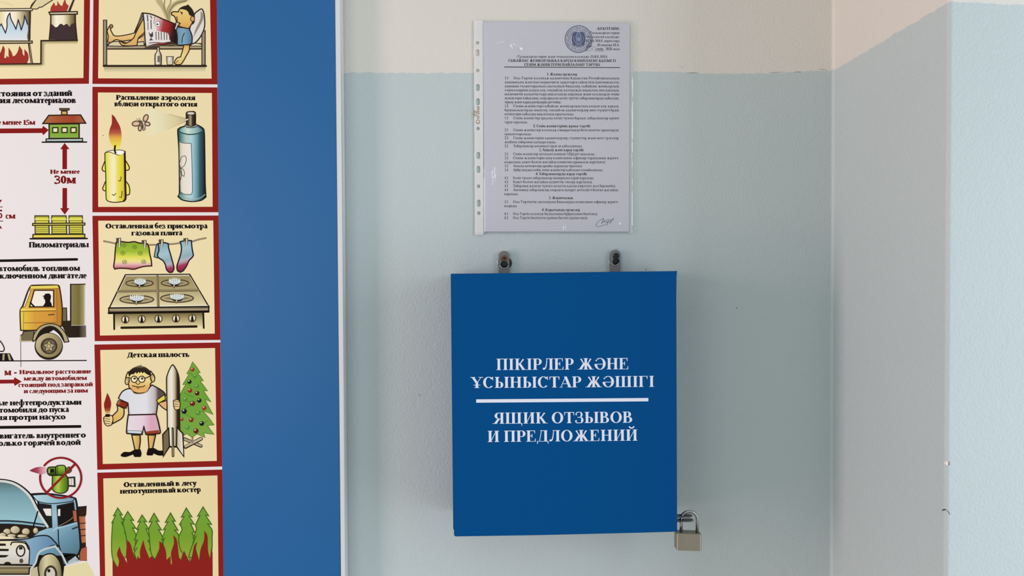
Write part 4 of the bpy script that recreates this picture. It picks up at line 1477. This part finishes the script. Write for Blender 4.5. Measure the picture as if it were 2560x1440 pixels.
a.poly("255,800 2255,770 2255,860 255,890", (0, 790, 0, 880, [(0, '5d5240'), (.5, 'a69a7a'), (1, '4a3f2c')]), ow=26, oc='120c07')
a.line("250,905 2255,875", 36, '120c07')
for x in (585, 915, 1250, 1600, 1925):
    y = 1030 - (x - 585) * .02
    a.ell(x, y, 70, 72, 'ddd5b8', ow=22, oc='574a2e')
    a.poly([(x - 14, y - 60), (x + 12, y - 60), (x + 34, y + 66), (x - 30, y + 66)], '1a120a')
a.build('gas_stove_drawing', p4)
for cx, cy, rx, ry, fx in ((870, 305, 270, 65, 880), (1580, 300, 270, 65, 1570), (815, 630, 335, 78, 815), (1620, 605, 325, 80, 1620)):
    LAYER[0] = 50
    a = Art().view(*V4b)
    a.ell(cx, cy, rx, ry, 'b0a47a', ow=26, oc='4f4330', n=32)
    a.poly([(cx - rx * .9, cy), (fx - 80, cy - 40), (fx - 80, cy + 40)], '837654')
    a.poly([(cx + rx * .9, cy), (fx + 80, cy - 40), (fx + 80, cy + 40)], '837654')
    k = rx / 270
    a.poly([(fx - 100 * k, cy), (fx + 110 * k, cy), (fx + 60 * k, cy + 55), (fx - 50 * k, cy + 55)], '1c150e')
    a.line([(fx - 8, cy + 40), (fx - 12, cy + 90)], 34, '6a5d40')
    a.line([(fx - 8, cy + 40), (fx - 10, cy + 70)], 16, 'c9bfa4')
    fl = [(fx - 110 * k, cy - 10)]
    for i in range(7):
        u = fx - 100 * k + 200 * k * i / 6
        fl += [(u - 12, cy - 60 - 20 * math.sin(math.pi * i / 6)), (u, cy - 95 - 26 * math.sin(math.pi * i / 6)), (u + 14, cy - 58 - 20 * math.sin(math.pi * i / 6))]
    fl += [(fx + 115 * k, cy - 10), (fx + 50 * k, cy + 26), (fx - 40 * k, cy + 26)]
    a.poly(fl, (0, cy - 110, 0, cy + 20, [(0, 'e3e0c0'), (.5, 'd0dad6'), (1, 'b4c6c8')]))
    for i in range(4):
        a.line([(fx - 60 * k + 38 * k * i, cy - 30), (fx - 56 * k + 38 * k * i, cy - 75)], 9, '7c8a88')
    a.build('burner_drawing', p4)

# ---- children's pranks
p5 = panel("235.9,861.4 550.9,856.2 555.2,1166.2 243.2,1174.5", "250.7,875 537.6,870 542,1152.2 257,1160", 'red-framed picture of a boy with a torch and a rocket', 'e0d2a4')
cap(p5, 'Детская шалость', 317.6, 893.6, 473.8, 892.3, 11.8)
V5, V5b = (240, 860, 8.0), (240, 1000, 8.0)
LAYER[0] = 8
a = Art().view(*V5b)
a.line("1770,780 2100,920", 70, '201812')
a.line("1770,782 2100,915", 40, 'a99e80')
a.line("1790,940 2100,775", 78, '201812')
a.line("1790,930 2100,772", 46, 'b5aa8c')
a.line("1930,720 1930,850", 40, '8a7f68')
a.build('tree_stand_drawing', p5)
LAYER[0] = 16
a = Art().view(*V5)
tree = "1930,360 2020,470 2085,575 2025,580 2090,650 2145,735 2080,740 2160,840 2230,940 2150,930 2220,1040 2300,1160 2180,1110 2270,1280 2340,1410 2140,1340 2260,1480 2360,1620 2230,1630 2300,1730 2360,1810 2150,1780 2180,1870 2020,1800 1920,1870 1810,1790 1760,1830 1680,1740 1680,1050 1690,1000 1750,880 1800,810 1735,810 1790,720 1860,600 1815,590 1870,500"
a.poly(tree, (1700, 400, 2200, 1800, [(0, '6fa03a'), (.5, '679a36'), (1, '74a040')]), ow=12, oc='4a6e24')
for t in ("1760,970 1850,1020 1950,1060", "1700,1330 1900,1220 2060,1090", "1730,1380 1900,1460 1990,1500", "2000,1400 2150,1320", "2110,1630 2230,1530", "1750,1120 1880,1160", "1880,560 1980,700", "1790,760 1900,850"):
    a.line(t, 12, '4f7a28', sm=True)
a.build('fir_tree_drawing', p5)
for x, y, r, c in ((1930, 510, 40, '96271e'), (1985, 640, 36, '4f8a34'), (1870, 755, 42, '17161a'), (2020, 845, 42, '4f8a34'), (1878, 930, 46, '8a2a1c'), (2022, 985, 46, '4a1614'), (1785, 1105, 46, '4f8a34'), (1930, 1190, 52, '6a1a16'),
                   (2065, 1130, 44, '17161a'), (2165, 1280, 46, '93301f'), (1765, 1345, 52, '17161a'), (2040, 1380, 48, '4f8a34'), (1715, 1505, 36, '93301f'), (1905, 1520, 46, '7a2a1c'), (2115, 1590, 48, '17161a'), (1830, 1670, 46, '4f8a34'), (2000, 1740, 52, '5a1c14')):
    LAYER[0] = 32
    a = Art().view(*V5)
    a.ell(x, y, r, r, c, n=16)
    a.ell(x - r * .3, y - r * .38, r * .42, r * .3, 'c9bc9c' if c != '4f8a34' else '9fc07c', n=10, rot=-35)
    a.build('bauble_drawing', p5)
LAYER[0] = 40
a = Art().view(*V5)
# body: arms, legs, head; clothes are drawn over it
a.poly("420,1220 560,1290 555,1420 500,1500 340,1590 330,1450 430,1330", (420, 1250, 420, 1590, [(0, 'd8bf74'), (1, 'cfa55a')]), ow=24, oc='2c2014')
a.poly("1240,1180 1420,1130 1420,1330 1330,1270", 'd8a878', ow=22, oc='2c2014')
a.poly("715,1820 880,1820 885,1950 860,2120 780,2120 750,1980", (715, 0, 885, 0, [(0, 'e0cc7c'), (1, 'b98a48')]), ow=26, oc='2c2014')
a.poly("1040,1820 1190,1820 1160,1960 1130,2100 1060,2100 1050,1960", (1040, 0, 1190, 0, [(0, 'dcb870'), (1, 'c08f50')]), ow=26, oc='2c2014')
a.poly("150,1480 190,1440 320,1430 340,1500 310,1620 240,1640 185,1610 160,1550", 'ddc88c', ow=18, oc='2c2014')
for y in (1490, 1535, 1580):
    a.line([(170, y), (280, y + 18)], 12, '4a3a24')
a.poly("600,650 640,560 1090,540 1170,650 1150,740 1090,790 1080,880 1000,960 850,985 720,940 660,860 650,800 590,760", (0, 500, 0, 985, [(0, 'e3d692'), (.5, 'dfc880'), (.8, 'd6a560'), (1, 'd9b06c')]), sm=False, ow=22, oc='2c2014')
a.ell(625, 740, 42, 72, 'd3bd80', ow=20, oc='3a2c1c', rot=8)
a.ell(1130, 685, 42, 74, 'd3bd80', ow=20, oc='3a2c1c', rot=-8)
a.line("630,700 650,740 630,780", 10, OL, sm=True)
a.line("1125,650 1105,690 1120,730", 10, OL, sm=True)
a.poly("650,620 650,560 740,480 860,430 910,415 900,440 980,460 1070,530 1100,590 1090,640 1010,600 960,560 930,590 900,550 870,590 850,550 820,600 790,560 760,600 700,610 670,660", (0, 420, 0, 640, [(0, '8a7a58'), (.3, '2c221a'), (1, '1c1510')]))
for cx in (765, 915):
    a.ell(cx, 705, 62, 62, 'ebe2bc', ow=20, oc='2a2014')
    a.ell(cx + 8, 690, 28, 26, '6a5a3c')
    a.ell(cx + 12, 690, 12, 12, BK, n=8)
a.line("660,670 705,690", 18, '2a2014')
a.line("975,690 1090,640", 20, '2a2014')
a.line("825,690 855,690", 18, '2a2014')
a.line("790,770 820,800 850,805 880,780", 15, '3a2c1c', sm=True)
a.line("725,835 790,850 860,860 950,850 975,830", 17, '2a2014', sm=True)
a.poly("800,870 880,865 840,910", '8f7a4c')
a.poly("490,2220 560,2160 680,2160 780,2110 890,2110 910,2200 890,2260 770,2260 740,2210 600,2260 510,2250", BK, sm=False)
a.poly("1010,2200 1040,2090 1150,2080 1250,2130 1340,2130 1340,2230 1250,2230 1150,2190 1130,2230 1030,2230", BK, sm=False)
boy = a.build('person_drawing', p5)
LAYER[0] = 70
a = Art().view(*V5)
a.poly("700,900 740,950 850,995 1000,960 1080,860 1120,820 1250,890 1350,960 1390,1020 1350,1100 1240,1160 1200,1430 660,1440 640,1180 480,1110 450,1080 520,960 620,900", (640, 0, 1240, 0, [(0, 'cfd4da'), (.6, 'd8d9dd'), (.88, 'b8b2b4'), (1, '5a4a44')]), sm=False, ow=24, oc='261c14')
a.poly("1090,1440 1190,1300 1195,1430", 'b89aa8')
a.poly("660,1300 700,1430 665,1430", 'c0aab8')
a.line("710,910 760,985 860,1000 980,975 1050,890", 14, 'a89c6e', sm=True)
a.poly("410,1210 445,1130 640,1180 600,1290", (420, 1150, 620, 1270, [(0, 'c0805c'), (.35, '8c2c18'), (1, '7a2414')]), ow=16, oc='261c14')
a.poly("1215,1120 1370,1010 1390,1110 1240,1190", 'd8c84a', ow=18, oc='261c14')
a.build('shirt_drawing', p5, 'pale shirt with odd sleeve bands')
LAYER[0] = 80
a = Art().view(*V5b)
a.poly("645,300 1200,285 1240,420 1285,640 1270,670 1000,690 985,640 955,530 920,690 620,670 610,640 625,450", (645, 0, 1285, 0, [(0, 'd9d0d8'), (.45, 'd9c8cf'), (.7, 'cf9fb4'), (1, 'c9a4ae')]), ow=28, oc='261c14')
a.poly("632,610 910,620 905,675 640,660", 'c2d2d8', ow=10, oc='4a545a')
a.poly("1000,630 1255,600 1265,660 1010,680", '8f3a22')
a.line("650,305 1195,285", 18, '261c14')
a.build('shorts_drawing', p5, 'pale pink shorts with odd hems')
LAYER[0] = 70
a = Art().view(*V5b)
a.poly("225,-140 270,-50 300,60 285,180 260,270 200,270 170,180 160,80 185,-10", (220, 270, 220, 60, [(0, 'd9b070'), (.3, 'a04a2c'), (.6, '82201a'), (1, '82201a')]), sm=True)
a.poly("185,285 275,280 275,340 190,340", BK)
a.build('torch_drawing', p5)
LAYER[0] = 70
a = Art().view(*V5b)
RK = [(0, '8a8068'), (.12, 'd6d0bc'), (.4, 'e3dfcf'), (.62, 'b5aa86'), (.8, '3a2c1c'), (1, '130d08')]
a.view(*V5).poly("1535,415 1580,470 1640,600 1665,760 1670,1400 1680,2060 1430,2060 1425,1400 1410,700 1440,580 1500,450", (1415, 0, 1670, 0, RK), ow=22, oc='241a12')
a.view(*V5b)
a.poly("1455,560 1470,930 1345,1130 1335,690", '6f6448', 'no', ow=26, oc='17100a')
a.poly("1620,550 1735,670 1755,1130 1610,930", (1620, 0, 1750, 0, [(0, 'b9b08c'), (1, 'e6e2d8')]), 'no', ow=26, oc='17100a')
a.line("1470,935 1610,935", 34, '17100a')
a.line("1530,570 1540,1120", 48, '33291c')
a.line("1520,580 1525,930", 14, 'a69c84')
a.line("1540,940 1540,1110", 26, '8a7f62')
a.build('rocket_drawing', p5)
LAYER[0] = 90
a = Art().view(*V5b)
a.poly("1545,10 1640,-10 1680,60 1670,180 1600,200 1570,170 1550,90", 'dcc08a', ow=16, oc='2c2014')
for y in (30, 80, 125):
    a.line([(1545, y), (1650, y + 8)], 12, '4a3a24')
a.build('hand_drawing', p5, 'hand gripping the rocket')

# ---- forest fire
p6 = panel("243.2,1181.6 555.5,1173.9 558.6,1440 560.8,1600 252,1600 250,1440", "258.2,1196 543.6,1188.6 546.2,1440 548,1560 264.5,1560 263,1440", 'red-framed picture of fir trees in a forest fire', 'ddcf9e')
cap(p6, 'Оставленный в лесу', 309, 1217.9, 491.9, 1213.6, 11.8)
cap(p6, 'непотушенный костер', 299.8, 1234.4, 501.9, 1229.9, 11.8)
V6 = (240, 1270, 8.0)
TREES = [
 (435, 0, "435,0 530,140 480,130 560,280 510,285 630,520 570,490 660,660 640,900 430,1200 330,1000 310,700 330,300 360,290 315,300 390,150 350,155"),
 (635, 70, "635,70 755,250 690,240 800,410 730,400 800,560 770,900 820,1050 640,1000 600,560 540,300 570,230 545,220"),
 (920, 140, "920,140 1015,275 955,265 1060,430 1000,420 1100,660 1040,650 1140,830 1070,820 1160,980 1100,1020 820,1050 760,900 820,800 750,830 830,640 770,640 850,420 810,430 890,270 835,285"),
 (1160, 105, "1160,105 1260,270 1200,260 1310,440 1250,430 1340,620 1280,800 1180,1030 1100,900 1060,500 1050,430 1120,270 1060,285"),
 (1490, 100, "1490,100 1585,265 1530,260 1640,450 1570,440 1640,520 1720,690 1650,690 1740,850 1690,1040 1500,1140 1400,1030 1340,700 1370,600 1310,640 1390,420 1340,440 1440,280 1385,290"),
 (1805, 0, "1805,0 1920,180 1860,160 1970,330 1890,310 1970,480 1920,500 1960,600 1920,780 1870,1080 1700,850 1660,700 1660,560 1720,430 1680,330 1710,320 1670,330 1760,170 1705,185"),
 (2140, -20, "2140,-20 2255,160 2190,140 2310,330 2230,320 2320,440 2320,600 2320,800 2280,1030 2060,1060 1990,800 1960,1000 1850,980 1900,820 2000,560 1940,600 2010,420 1990,350 2080,150 2030,165")]
for i, (tx, ty, pts) in enumerate(TREES):
    LAYER[0] = 8 + i * 5
    a = Art().view(*V6)
    q = P(pts)
    a.poly(q, (0, 0, 0, 1150, [(0, '6d9b38'), (.5, '6f992c'), (1, '94a63c')]), ow=21, oc='3d611a')
    a.build('fir_tree_drawing', p6)
LAYER[0] = 48
a = Art().view(*V6)
a.poly("330,1040 435,1200 460,1060 420,920 470,770 500,880 560,990 625,1110 600,960 625,640 690,720 740,900 820,1060 830,960 885,1020 880,860 945,640 985,800 1070,1010 1100,960 1180,1030 1260,860 1265,660 1350,740 1400,880 1410,1040 1490,960 1495,1150 1520,1100 "
       "1500,900 1560,700 1540,540 1610,620 1640,800 1660,980 1705,1050 1760,850 1820,980 1875,1090 1920,960 1960,760 2025,670 2000,830 2060,1070 2090,830 2160,640 2165,450 2230,560 2240,840 2285,1030 2300,800 2330,900 2330,2400 340,2400", '84201a')
a.build('fire_drawing', p6)

# ---- left column of the poster
cap(sheet, 'сстояния от зданий', -14, 241.2, 180.6, 239.8, 13.3)
cap(sheet, 'ения лесоматериалов', -22, 258.2, 190, 257.6, 13.3)
cap(sheet, 'е менее 15м', -5, 312.2, 88.2, 311.9, 11.5, DRED)
cap(sheet, 'Не менее', 125.4, 434.6, 199.8, 434.4, 10, DRED)
cap(sheet, '30м', 134.6, 459, 190, 458.8, 18.5, DRED)
cap(sheet, 'Пиломатериалы', 72.2, 618.8, 222.2, 618.2, 13)
cap(sheet, '5', -6.5, 545.5, 6, 545.5, 19.5, DRED)
cap(sheet, 'см', 14, 546.8, 38.7, 546.6, 12.8, DRED)
cap(sheet, 'втомобиль топливом', -3.5, 678.2, 200.3, 677.2, 13)
cap(sheet, 'ключенном двигателе', -1.5, 696.6, 216.8, 695.8, 13)
cap(sheet, 'м', 11.2, 938.6, 28.4, 938.2, 15, DRED)
cap(sheet, 'Начальное расстояние', 48.4, 935.5, 228.3, 933.6, 10, DRED)
cap(sheet, 'между автомобилем', 59.4, 951.6, 217.5, 950, 10, DRED)
cap(sheet, 'стоящий под заправкой', 45.8, 967.9, 232.3, 965.8, 10, DRED)
cap(sheet, 'и следующим за ним', 59.4, 983.2, 220, 981.4, 10, DRED)
cap(sheet, 'ые нефтепродуктами', -5, 1014, 204, 1011.8, 12.4)
cap(sheet, 'втомобиля до пуска', -13, 1032, 172.5, 1030, 12.4)
cap(sheet, 'ля протри насухо', -7, 1050.4, 164.2, 1048.4, 12.4)
cap(sheet, 'вигатель внутреннего', -1, 1096.6, 214.8, 1094, 12.8)
cap(sheet, 'олько горячей водой', -4, 1115, 202, 1112.3, 12.8)
for pts in ("-150,651.4 192,645.2 195,646.5 195,650.4 193,651.6 -150,657.8", "-150,1066.5 201.5,1062.6 203,1063.6 203,1068.6 201.5,1069.6 -150,1074"):
    LAYER[0] = 6
    Art().poly(pts, BK).build('divider_line', sheet)
LAYER[0] = 6
a = Art()
a.poly("35.1,930.6 41.8,930.4 41.8,934 35.1,934.2", DRED)
a.build('dash_mark', sheet)
for pts in ("-150,322.5 105.4,320.6 107.5,314.5 121.8,325 108,338 105.4,332.5 -150,334.5", "161.5,357.2 173.8,373 167.5,373 167.5,423 156,423 156,373 150.6,373",
            "156.2,470 167.6,470 167.8,520.5 173.8,520.5 161.8,536.5 150,520.5 156,520.5", "-150,950 34.5,949 36,943 54.5,954 36.8,964.8 34.5,958.5 -150,961.5",
            "-60,499.5 5.5,499.5 -4,513 -20,513", "-20,560 -4,560 5.5,571.5 -60,571.5"):
    LAYER[0] = 6
    Art().poly(pts, '7e1413').build('red_arrow', sheet)
LAYER[0] = 6
Art().line("-60,517.4 6,517.4", 2, '5c1a18').line("-60,552.6 7,552.6", 2, '5c1a18').build('dimension_line', sheet)
# house
LAYER[0] = 10
a = Art().view(0, 240, 10.667)
a.line("1125,1232 2310,1228", 36, '14100c')
a.poly("1230,1145 2200,1130 2205,1210 1225,1215", 'a9c0be', ow=30, oc='1d1a14')
a.poly("1310,750 2110,740 2110,1130 1310,1135", (0, 760, 0, 1130, [(0, '84ab46'), (.6, '789f34'), (1, '86a94a')]), ow=38, oc='2b1f10')
a.build('house_drawing', sheet)
LAYER[0] = 20
a = Art().view(0, 240, 10.667)
a.poly("1300,515 2150,505 2285,725 1140,735", (1200, 0, 2250, 0, [(0, 'a2663a'), (.35, '9c5030'), (.7, '97402c'), (1, '9a6038')]), ow=34, oc='2b1c10')
a.poly("1645,400 1785,400 1790,500 1640,500", 'cfa560', ow=34, oc='3a2c16')
a.poly("1590,335 1845,335 1840,375 1600,375", '7a6c4c', ow=28, oc='332818')
a.build('roof_drawing', sheet)
for x in (1475, 1722, 1960):
    LAYER[0] = 20
    a = Art().view(0, 240, 10.667)
    a.poly([(x - 70, 845), (x + 68, 842), (x + 68, 972), (x - 70, 975)], 'ddd8b4', ow=34, oc='2a3312')
    a.build('window_drawing', sheet)
# timber stack
LAYER[0] = 10
a = Art().view(0, 470, 8.471)
a.line("640,1075 1845,1070", 34, '18120a')
a.poly("700,985 1795,980 1795,1055 695,1060", (700, 0, 1795, 0, [(0, 'd9ce44'), (.6, 'd9c85c'), (1, 'cfc048')]), ow=26, oc='2a2010')
for x0, x1 in ((740, 1030), (1095, 1400), (1462, 1742)):
    a.poly([(x0, 590), (x1, 590), (x1 + 12, 970), (x0 + 6, 970)], 'c4c24a', ow=24, oc='2f2a12')
    for y, c in ((612, '8f9430'), (690, '7c7a2a'), (835, '6f6c20'), (885, '7c7826'), (925, '8a8428')):
        a.line([(x0 + 12, y), (x1 - 6, y)], 16, c)
    a.line([(x0 + 14, 660), (x1 - 8, 660)], 36, 'd9d65c')
a.poly("690,752 1795,742 1795,785 690,792", 'c9c456', ow=24, oc='33290f')
a.build('timber_stack_drawing', sheet)
# yellow lorry
VF = (0, 640, 5.142)
LAYER[0] = 8
a = Art().view(*VF)
a.line("-300,1352 1110,1343", 14, BK)
a.line("266,1110 268,1425", 8, '33302c')
a.poly("905,360 1095,358 1092,890 915,890", (905, 0, 1095, 0, [(0, '3a3018'), (.1, '7f7748'), (.6, '6f6736'), (.9, '9a9466'), (1, 'c9c6b4')]))
a.line("905,365 1095,362", 14, '2a2212')
a.line("908,362 908,890", 16, '17110a')
a.poly("800,668 855,668 860,840 800,840", '6b6246', ow=12, oc='221a10')
a.poly("800,835 905,830 915,895 1105,893 1108,1045 880,1050 800,900", (800, 0, 1108, 0, [(0, '2a2014'), (.7, '231a10'), (1, '6f675c')]))
a.poly("395,385 440,376 740,374 765,400 800,660 795,900 440,955 265,955 258,700 290,640 350,470", (260, 0, 800, 0, [(0, 'd6c84c'), (.14, 'd3b040'), (.35, 'c8963a'), (.75, 'c58e36'), (1, 'a8702c')]), ow=16, oc='241a0c')
a.poly("395,385 740,376 760,415 385,425", 'd8c85c', ow=6, oc='6a5a20')
a.poly("370,440 395,450 320,650 295,660", 'e4dfcc', ow=8, oc='4a3c1c')
a.poly("440,440 690,440 690,650 380,655", 'e3e0d4', ow=18, oc='3a2a10')
a.line("265,690 715,684", 10, 'e2d878')
a.line("275,712 715,706", 9, '7a5c20')
a.line("300,860 720,855", 7, '6a4e1e')
a.line("728,430 735,860", 6, '7a5c24')
a.line("305,715 300,950", 7, '8a6c28')
a.line("625,757 692,750", 16, '5a4420')
a.poly("262,1020 290,1010 300,970 440,960 420,1090 260,1100", '6b6346', ow=12, oc='221a0f')
a.line("262,1025 265,1098 420,1095 450,1010", 16, 'b8ae8c')
a.poly("420,1110 450,990 540,900 640,870 740,890 830,970 885,1110 820,1110 760,1010 690,950", '1a130b')
a.poly("420,1090 440,1000 520,905 640,870 750,895 840,990 885,1100 830,1110 790,1000 710,920 620,905 520,960 450,1090", 'a59b74', ow=12, oc='241b10')
a.build('lorry_drawing', sheet)
LAYER[0] = 34
a = Art().view(*VF)
a.poly("550,645 580,600 575,560 560,545 565,525 540,515 570,505 580,485 630,480 655,510 650,560 645,580 665,620 662,650", BK)
a.line("390,600 440,650", 20, BK)
a.build('driver_drawing', sheet)
LAYER[0] = 34
a = Art().view(*VF)
a.ell(626, 1160, 182, 176, '241c12', n=36)
a.ell(628, 1148, 170, 156, (470, 1050, 790, 1260, [(0, 'b8ae88'), (.5, '958a62'), (1, '7a6e4a')]), n=36)
a.ell(630, 1158, 108, 104, '3a3120', n=30)
a.ell(632, 1160, 88, 90, '6a6048', ow=6, oc='241c10', n=28)
a.poly([(630 + (84 if i % 2 == 0 else 42) * math.cos(math.radians(-90 + 36 * i)), 1162 + (84 if i % 2 == 0 else 42) * math.sin(math.radians(-90 + 36 * i))) for i in range(10)], 'a69c78', ow=8, oc='2a2114')
a.ell(628, 1160, 22, 24, 'b5ac84', ow=6)
a.build('wheel_drawing', sheet)
LAYER[0] = 12
a = Art().view(*VF)
a.poly("-120,1250 130,1250 180,1345 -120,1350", BK)
for t in ("35,1260 60,1260 55,1340 30,1340", "95,1260 120,1260 145,1340 115,1340"):
    a.poly(t, 'a39a7c')
a.line("-10,1080 30,1130 55,1190 40,1225 0,1225", 16, '33291c', sm=True)
a.build('fuel_pump_drawing', sheet)
# blue lorry with its bonnet up
VH = (0, 1120, 4.5)
LAYER[0] = 8
a = Art().view(*VH)
a.poly("700,1340 980,1280 1060,1440 1060,1700 700,1700", 'd5cfa0')
a.poly("865,660 975,650 970,750 960,770 965,1060 980,1270 890,1270 880,1000", '2a1c14')
a.poly("885,770 960,770 962,1060 920,1070", (885, 0, 962, 0, [(0, '9c5030'), (1, 'b0744c')]))
for y in (850, 920, 990):
    a.line([(890, y), (960, y - 6)], 12, '4a2416')
a.poly("900,1140 978,1110 978,1265 900,1270", 'a2593c')
a.poly("350,520 520,515 790,550 850,570 865,640 885,860 900,1000 890,1180 720,1320 500,1330 340,1330 320,1020 420,950 430,600", (350, 550, 880, 1200, [(0, '6a93a8'), (.4, '8fb6c4'), (.7, '6590a4'), (1, '4a6f7c')]), ow=22, oc='14171a')
a.poly("360,530 520,522 700,540 840,565 820,600 590,625 430,600", (360, 0, 840, 0, [(0, 'a9cad2'), (.5, '8bb4c2'), (1, '6a93a4')]), ow=10, oc='1c2124')
a.poly("440,620 580,640 590,900 460,900", '1d1b1c')
a.poly("482,682 575,682 578,765 520,760", 'dcd8d2')
a.poly("640,650 830,610 850,830 655,890", '141112', ow=10, oc='2a3338')
a.poly("652,690 678,685 678,765 652,765", 'dcd8d2')
a.line("660,880 800,800 840,740", 8, '8a7454')
a.poly("815,705 860,700 870,830 830,830", 'a55d3c', ow=8, oc='3a2016')
a.line("655,920 665,1100 735,1300", 12, '14171a', sm=True)
a.line("600,930 640,900 690,890 860,845", 14, '9cc0cc')
a.line("815,910 870,890", 16, '1e2a30')
a.build('blue_lorry_drawing', sheet)
LAYER[0] = 26
a = Art().view(*VH)
a.poly("-600,870 60,850 480,870 540,900 420,950 300,1010 -600,1050", '1f1913')
for cx, cy, rx, ry in ((80, 940, 45, 35), (170, 920, 55, 45), (290, 940, 46, 40), (400, 930, 30, 36), (30, 980, 40, 30), (130, 985, 50, 22), (250, 990, 60, 20)):
    a.ell(cx, cy, rx, ry, (cx - rx, cy - ry, cx + rx, cy + ry, [(0, 'ddd5b4'), (1, '8d8460')]), ow=10, oc='3a3222')
a.poly("-600,1000 0,990 180,1010 100,1030 -600,1040", 'd9d2b0')
a.poly("-600,350 0,355 140,380 260,450 350,540 430,700 520,860 555,870 540,895 480,860 -600,840", (0, 380, 0, 860, [(0, '4f6a6c'), (.3, '6f98a2'), (1, '8fbac4')]), ow=16, oc='14181a')
a.line("-600,370 0,372 140,396 255,465 345,560 430,720 535,885", 26, 'c6ccc4', sm=True)
a.line("-600,352 0,352 150,378 270,448 360,540 445,700 560,865", 12, '14181a', sm=True)
a.line("-600,830 60,820 250,830 480,860", 18, '1c2a2e', sm=True)
a.line("-600,850 60,840 250,850 500,880", 20, '7aa6b2', sm=True)
a.line("425,715 370,900", 16, '18120c')
a.build('bonnet_drawing', sheet)
LAYER[0] = 42
a = Art().view(*VH)
a.poly("-600,1040 130,1030 310,1020 420,990 540,990 620,1060 660,1110 600,1095 480,1150 440,1180 400,1300 350,1330 -600,1330", (0, 1000, 560, 1100, [(0, '9fbcc4'), (.6, '7ba0b8'), (1, '5d86a6')]), ow=14, oc='17191a')
a.poly("-600,1050 140,1040 280,1050 330,1130 325,1310 -600,1310", (0, 1050, 0, 1310, [(0, 'd6d0b0'), (.5, 'cdd0c8'), (1, 'b9b8ac')]), ow=12, oc='1c1812')
for t in ("-200,1070 60,1075 70,1100 -200,1105", "-200,1130 100,1135 95,1160 -200,1160", "-200,1200 100,1205 60,1230 -200,1235"):
    a.poly(t, '1d1812')
a.ell(232, 1158, 46, 60, 'cfcfc6', ow=16, oc='241f18', n=28)
a.poly("215,1110 250,1110 255,1140 215,1145", '1d1812')
a.ell(240, 1270, 22, 26, '4a4436')
a.ell(85, 1306, 40, 26, '1d1812')
a.line("120,1090 140,1060 280,1070 320,1140", 14, '1c1812', sm=True)
a.poly("-600,1310 360,1320 380,1350 330,1350 325,1420 -600,1420", (0, 1310, 0, 1420, [(0, 'd3ceb8'), (.35, '5a5034'), (.55, '8d8660'), (1, '6a6242')]), ow=14, oc='14100a')
a.poly("345,1360 430,1330 440,1440 440,1700 345,1700", 'b5b08c')
a.build('radiator_drawing', sheet)
LAYER[0] = 56
a = Art().view(*VH)
a.poly("380,1370 420,1260 450,1160 600,1110 660,1130 720,1240 750,1320 890,1265 880,1220 840,1190 700,1240 720,1330 700,1500 380,1500", '15110c')
a.line("350,1360 400,1290 450,1165 620,1105 690,1190 750,1310 890,1270", 22, 'b4c0c0')
a.poly("760,1280 850,1215 880,1255 780,1300", '9fb2b8')
a.poly("440,1440 430,1330 470,1230 550,1190 620,1210 680,1300 700,1440 690,1720 450,1720", (440, 0, 700, 0, [(0, '8a8560'), (.3, 'c9c49c'), (.7, 'a49f78'), (1, '5e5a40')]), ow=14, oc='14100a')
a.ell(570, 1420, 75, 100, '3a3424', n=28)
a.ell(570, 1420, 50, 75, 'c2c0b4', n=24)
a.ell(550, 1380, 18, 20, '241f16')
a.build('front_wheel_drawing', sheet)
LAYER[0] = 80
a = Art().view(*VH)
a.poly("330,255 400,220 480,212 520,230 515,280 470,295 400,280", (330, 0, 520, 0, [(0, '6a1220'), (.5, 'a0405a'), (1, 'd9b0b8')]), sm=True)
a.poly("740,235 775,212 800,225 802,255 778,280 742,285", '5a6a34', ow=9, oc='1c240c')
a.poly("540,222 570,214 625,214 625,312 570,310 542,296 532,260", (0, 205, 0, 312, [(0, '6f9a2c'), (.4, '4a6a1c'), (1, '1a240a')]), ow=12, oc='161c0a')
a.poly("566,236 606,234 608,274 570,276", '101006')
a.line("553,240 552,280", 8, 'c9d0a0')
a.poly("628,210 650,198 712,196 735,215 738,285 715,303 650,306 628,298", (0, 196, 0, 306, [(0, '86b03a'), (.35, '7aa42c'), (1, '3a5214')]), ow=12, oc='1c240c')
a.line("648,206 646,302", 8, '24300e')
a.poly("590,310 740,305 765,350 765,450 745,490 690,510 620,495 590,460", (590, 0, 765, 0, [(0, '5d8420'), (.35, 'a2c04a'), (.6, '6f9a24'), (1, '3f5a14')]), ow=12, oc='1c240c')
a.line("760,335 835,330 840,430 770,425", 18, '2a2a22')
a.line("785,345 800,345 800,415", 8, 'b9b4a4')
a.build('blowtorch_drawing', sheet)
LAYER[0] = 100
a = Art().view(*VH)
arc1 = [(682 + 232 * math.cos(math.radians(t)), 336 + 226 * math.sin(math.radians(t))) for t in range(-142, 189, 6)]
a.line(arc1, 23, '86181c')
a.line("528,500 845,180", 26, '86181c')
a.build('prohibition_sign_drawing', sheet, 'red ring with slash over the blowtorch')
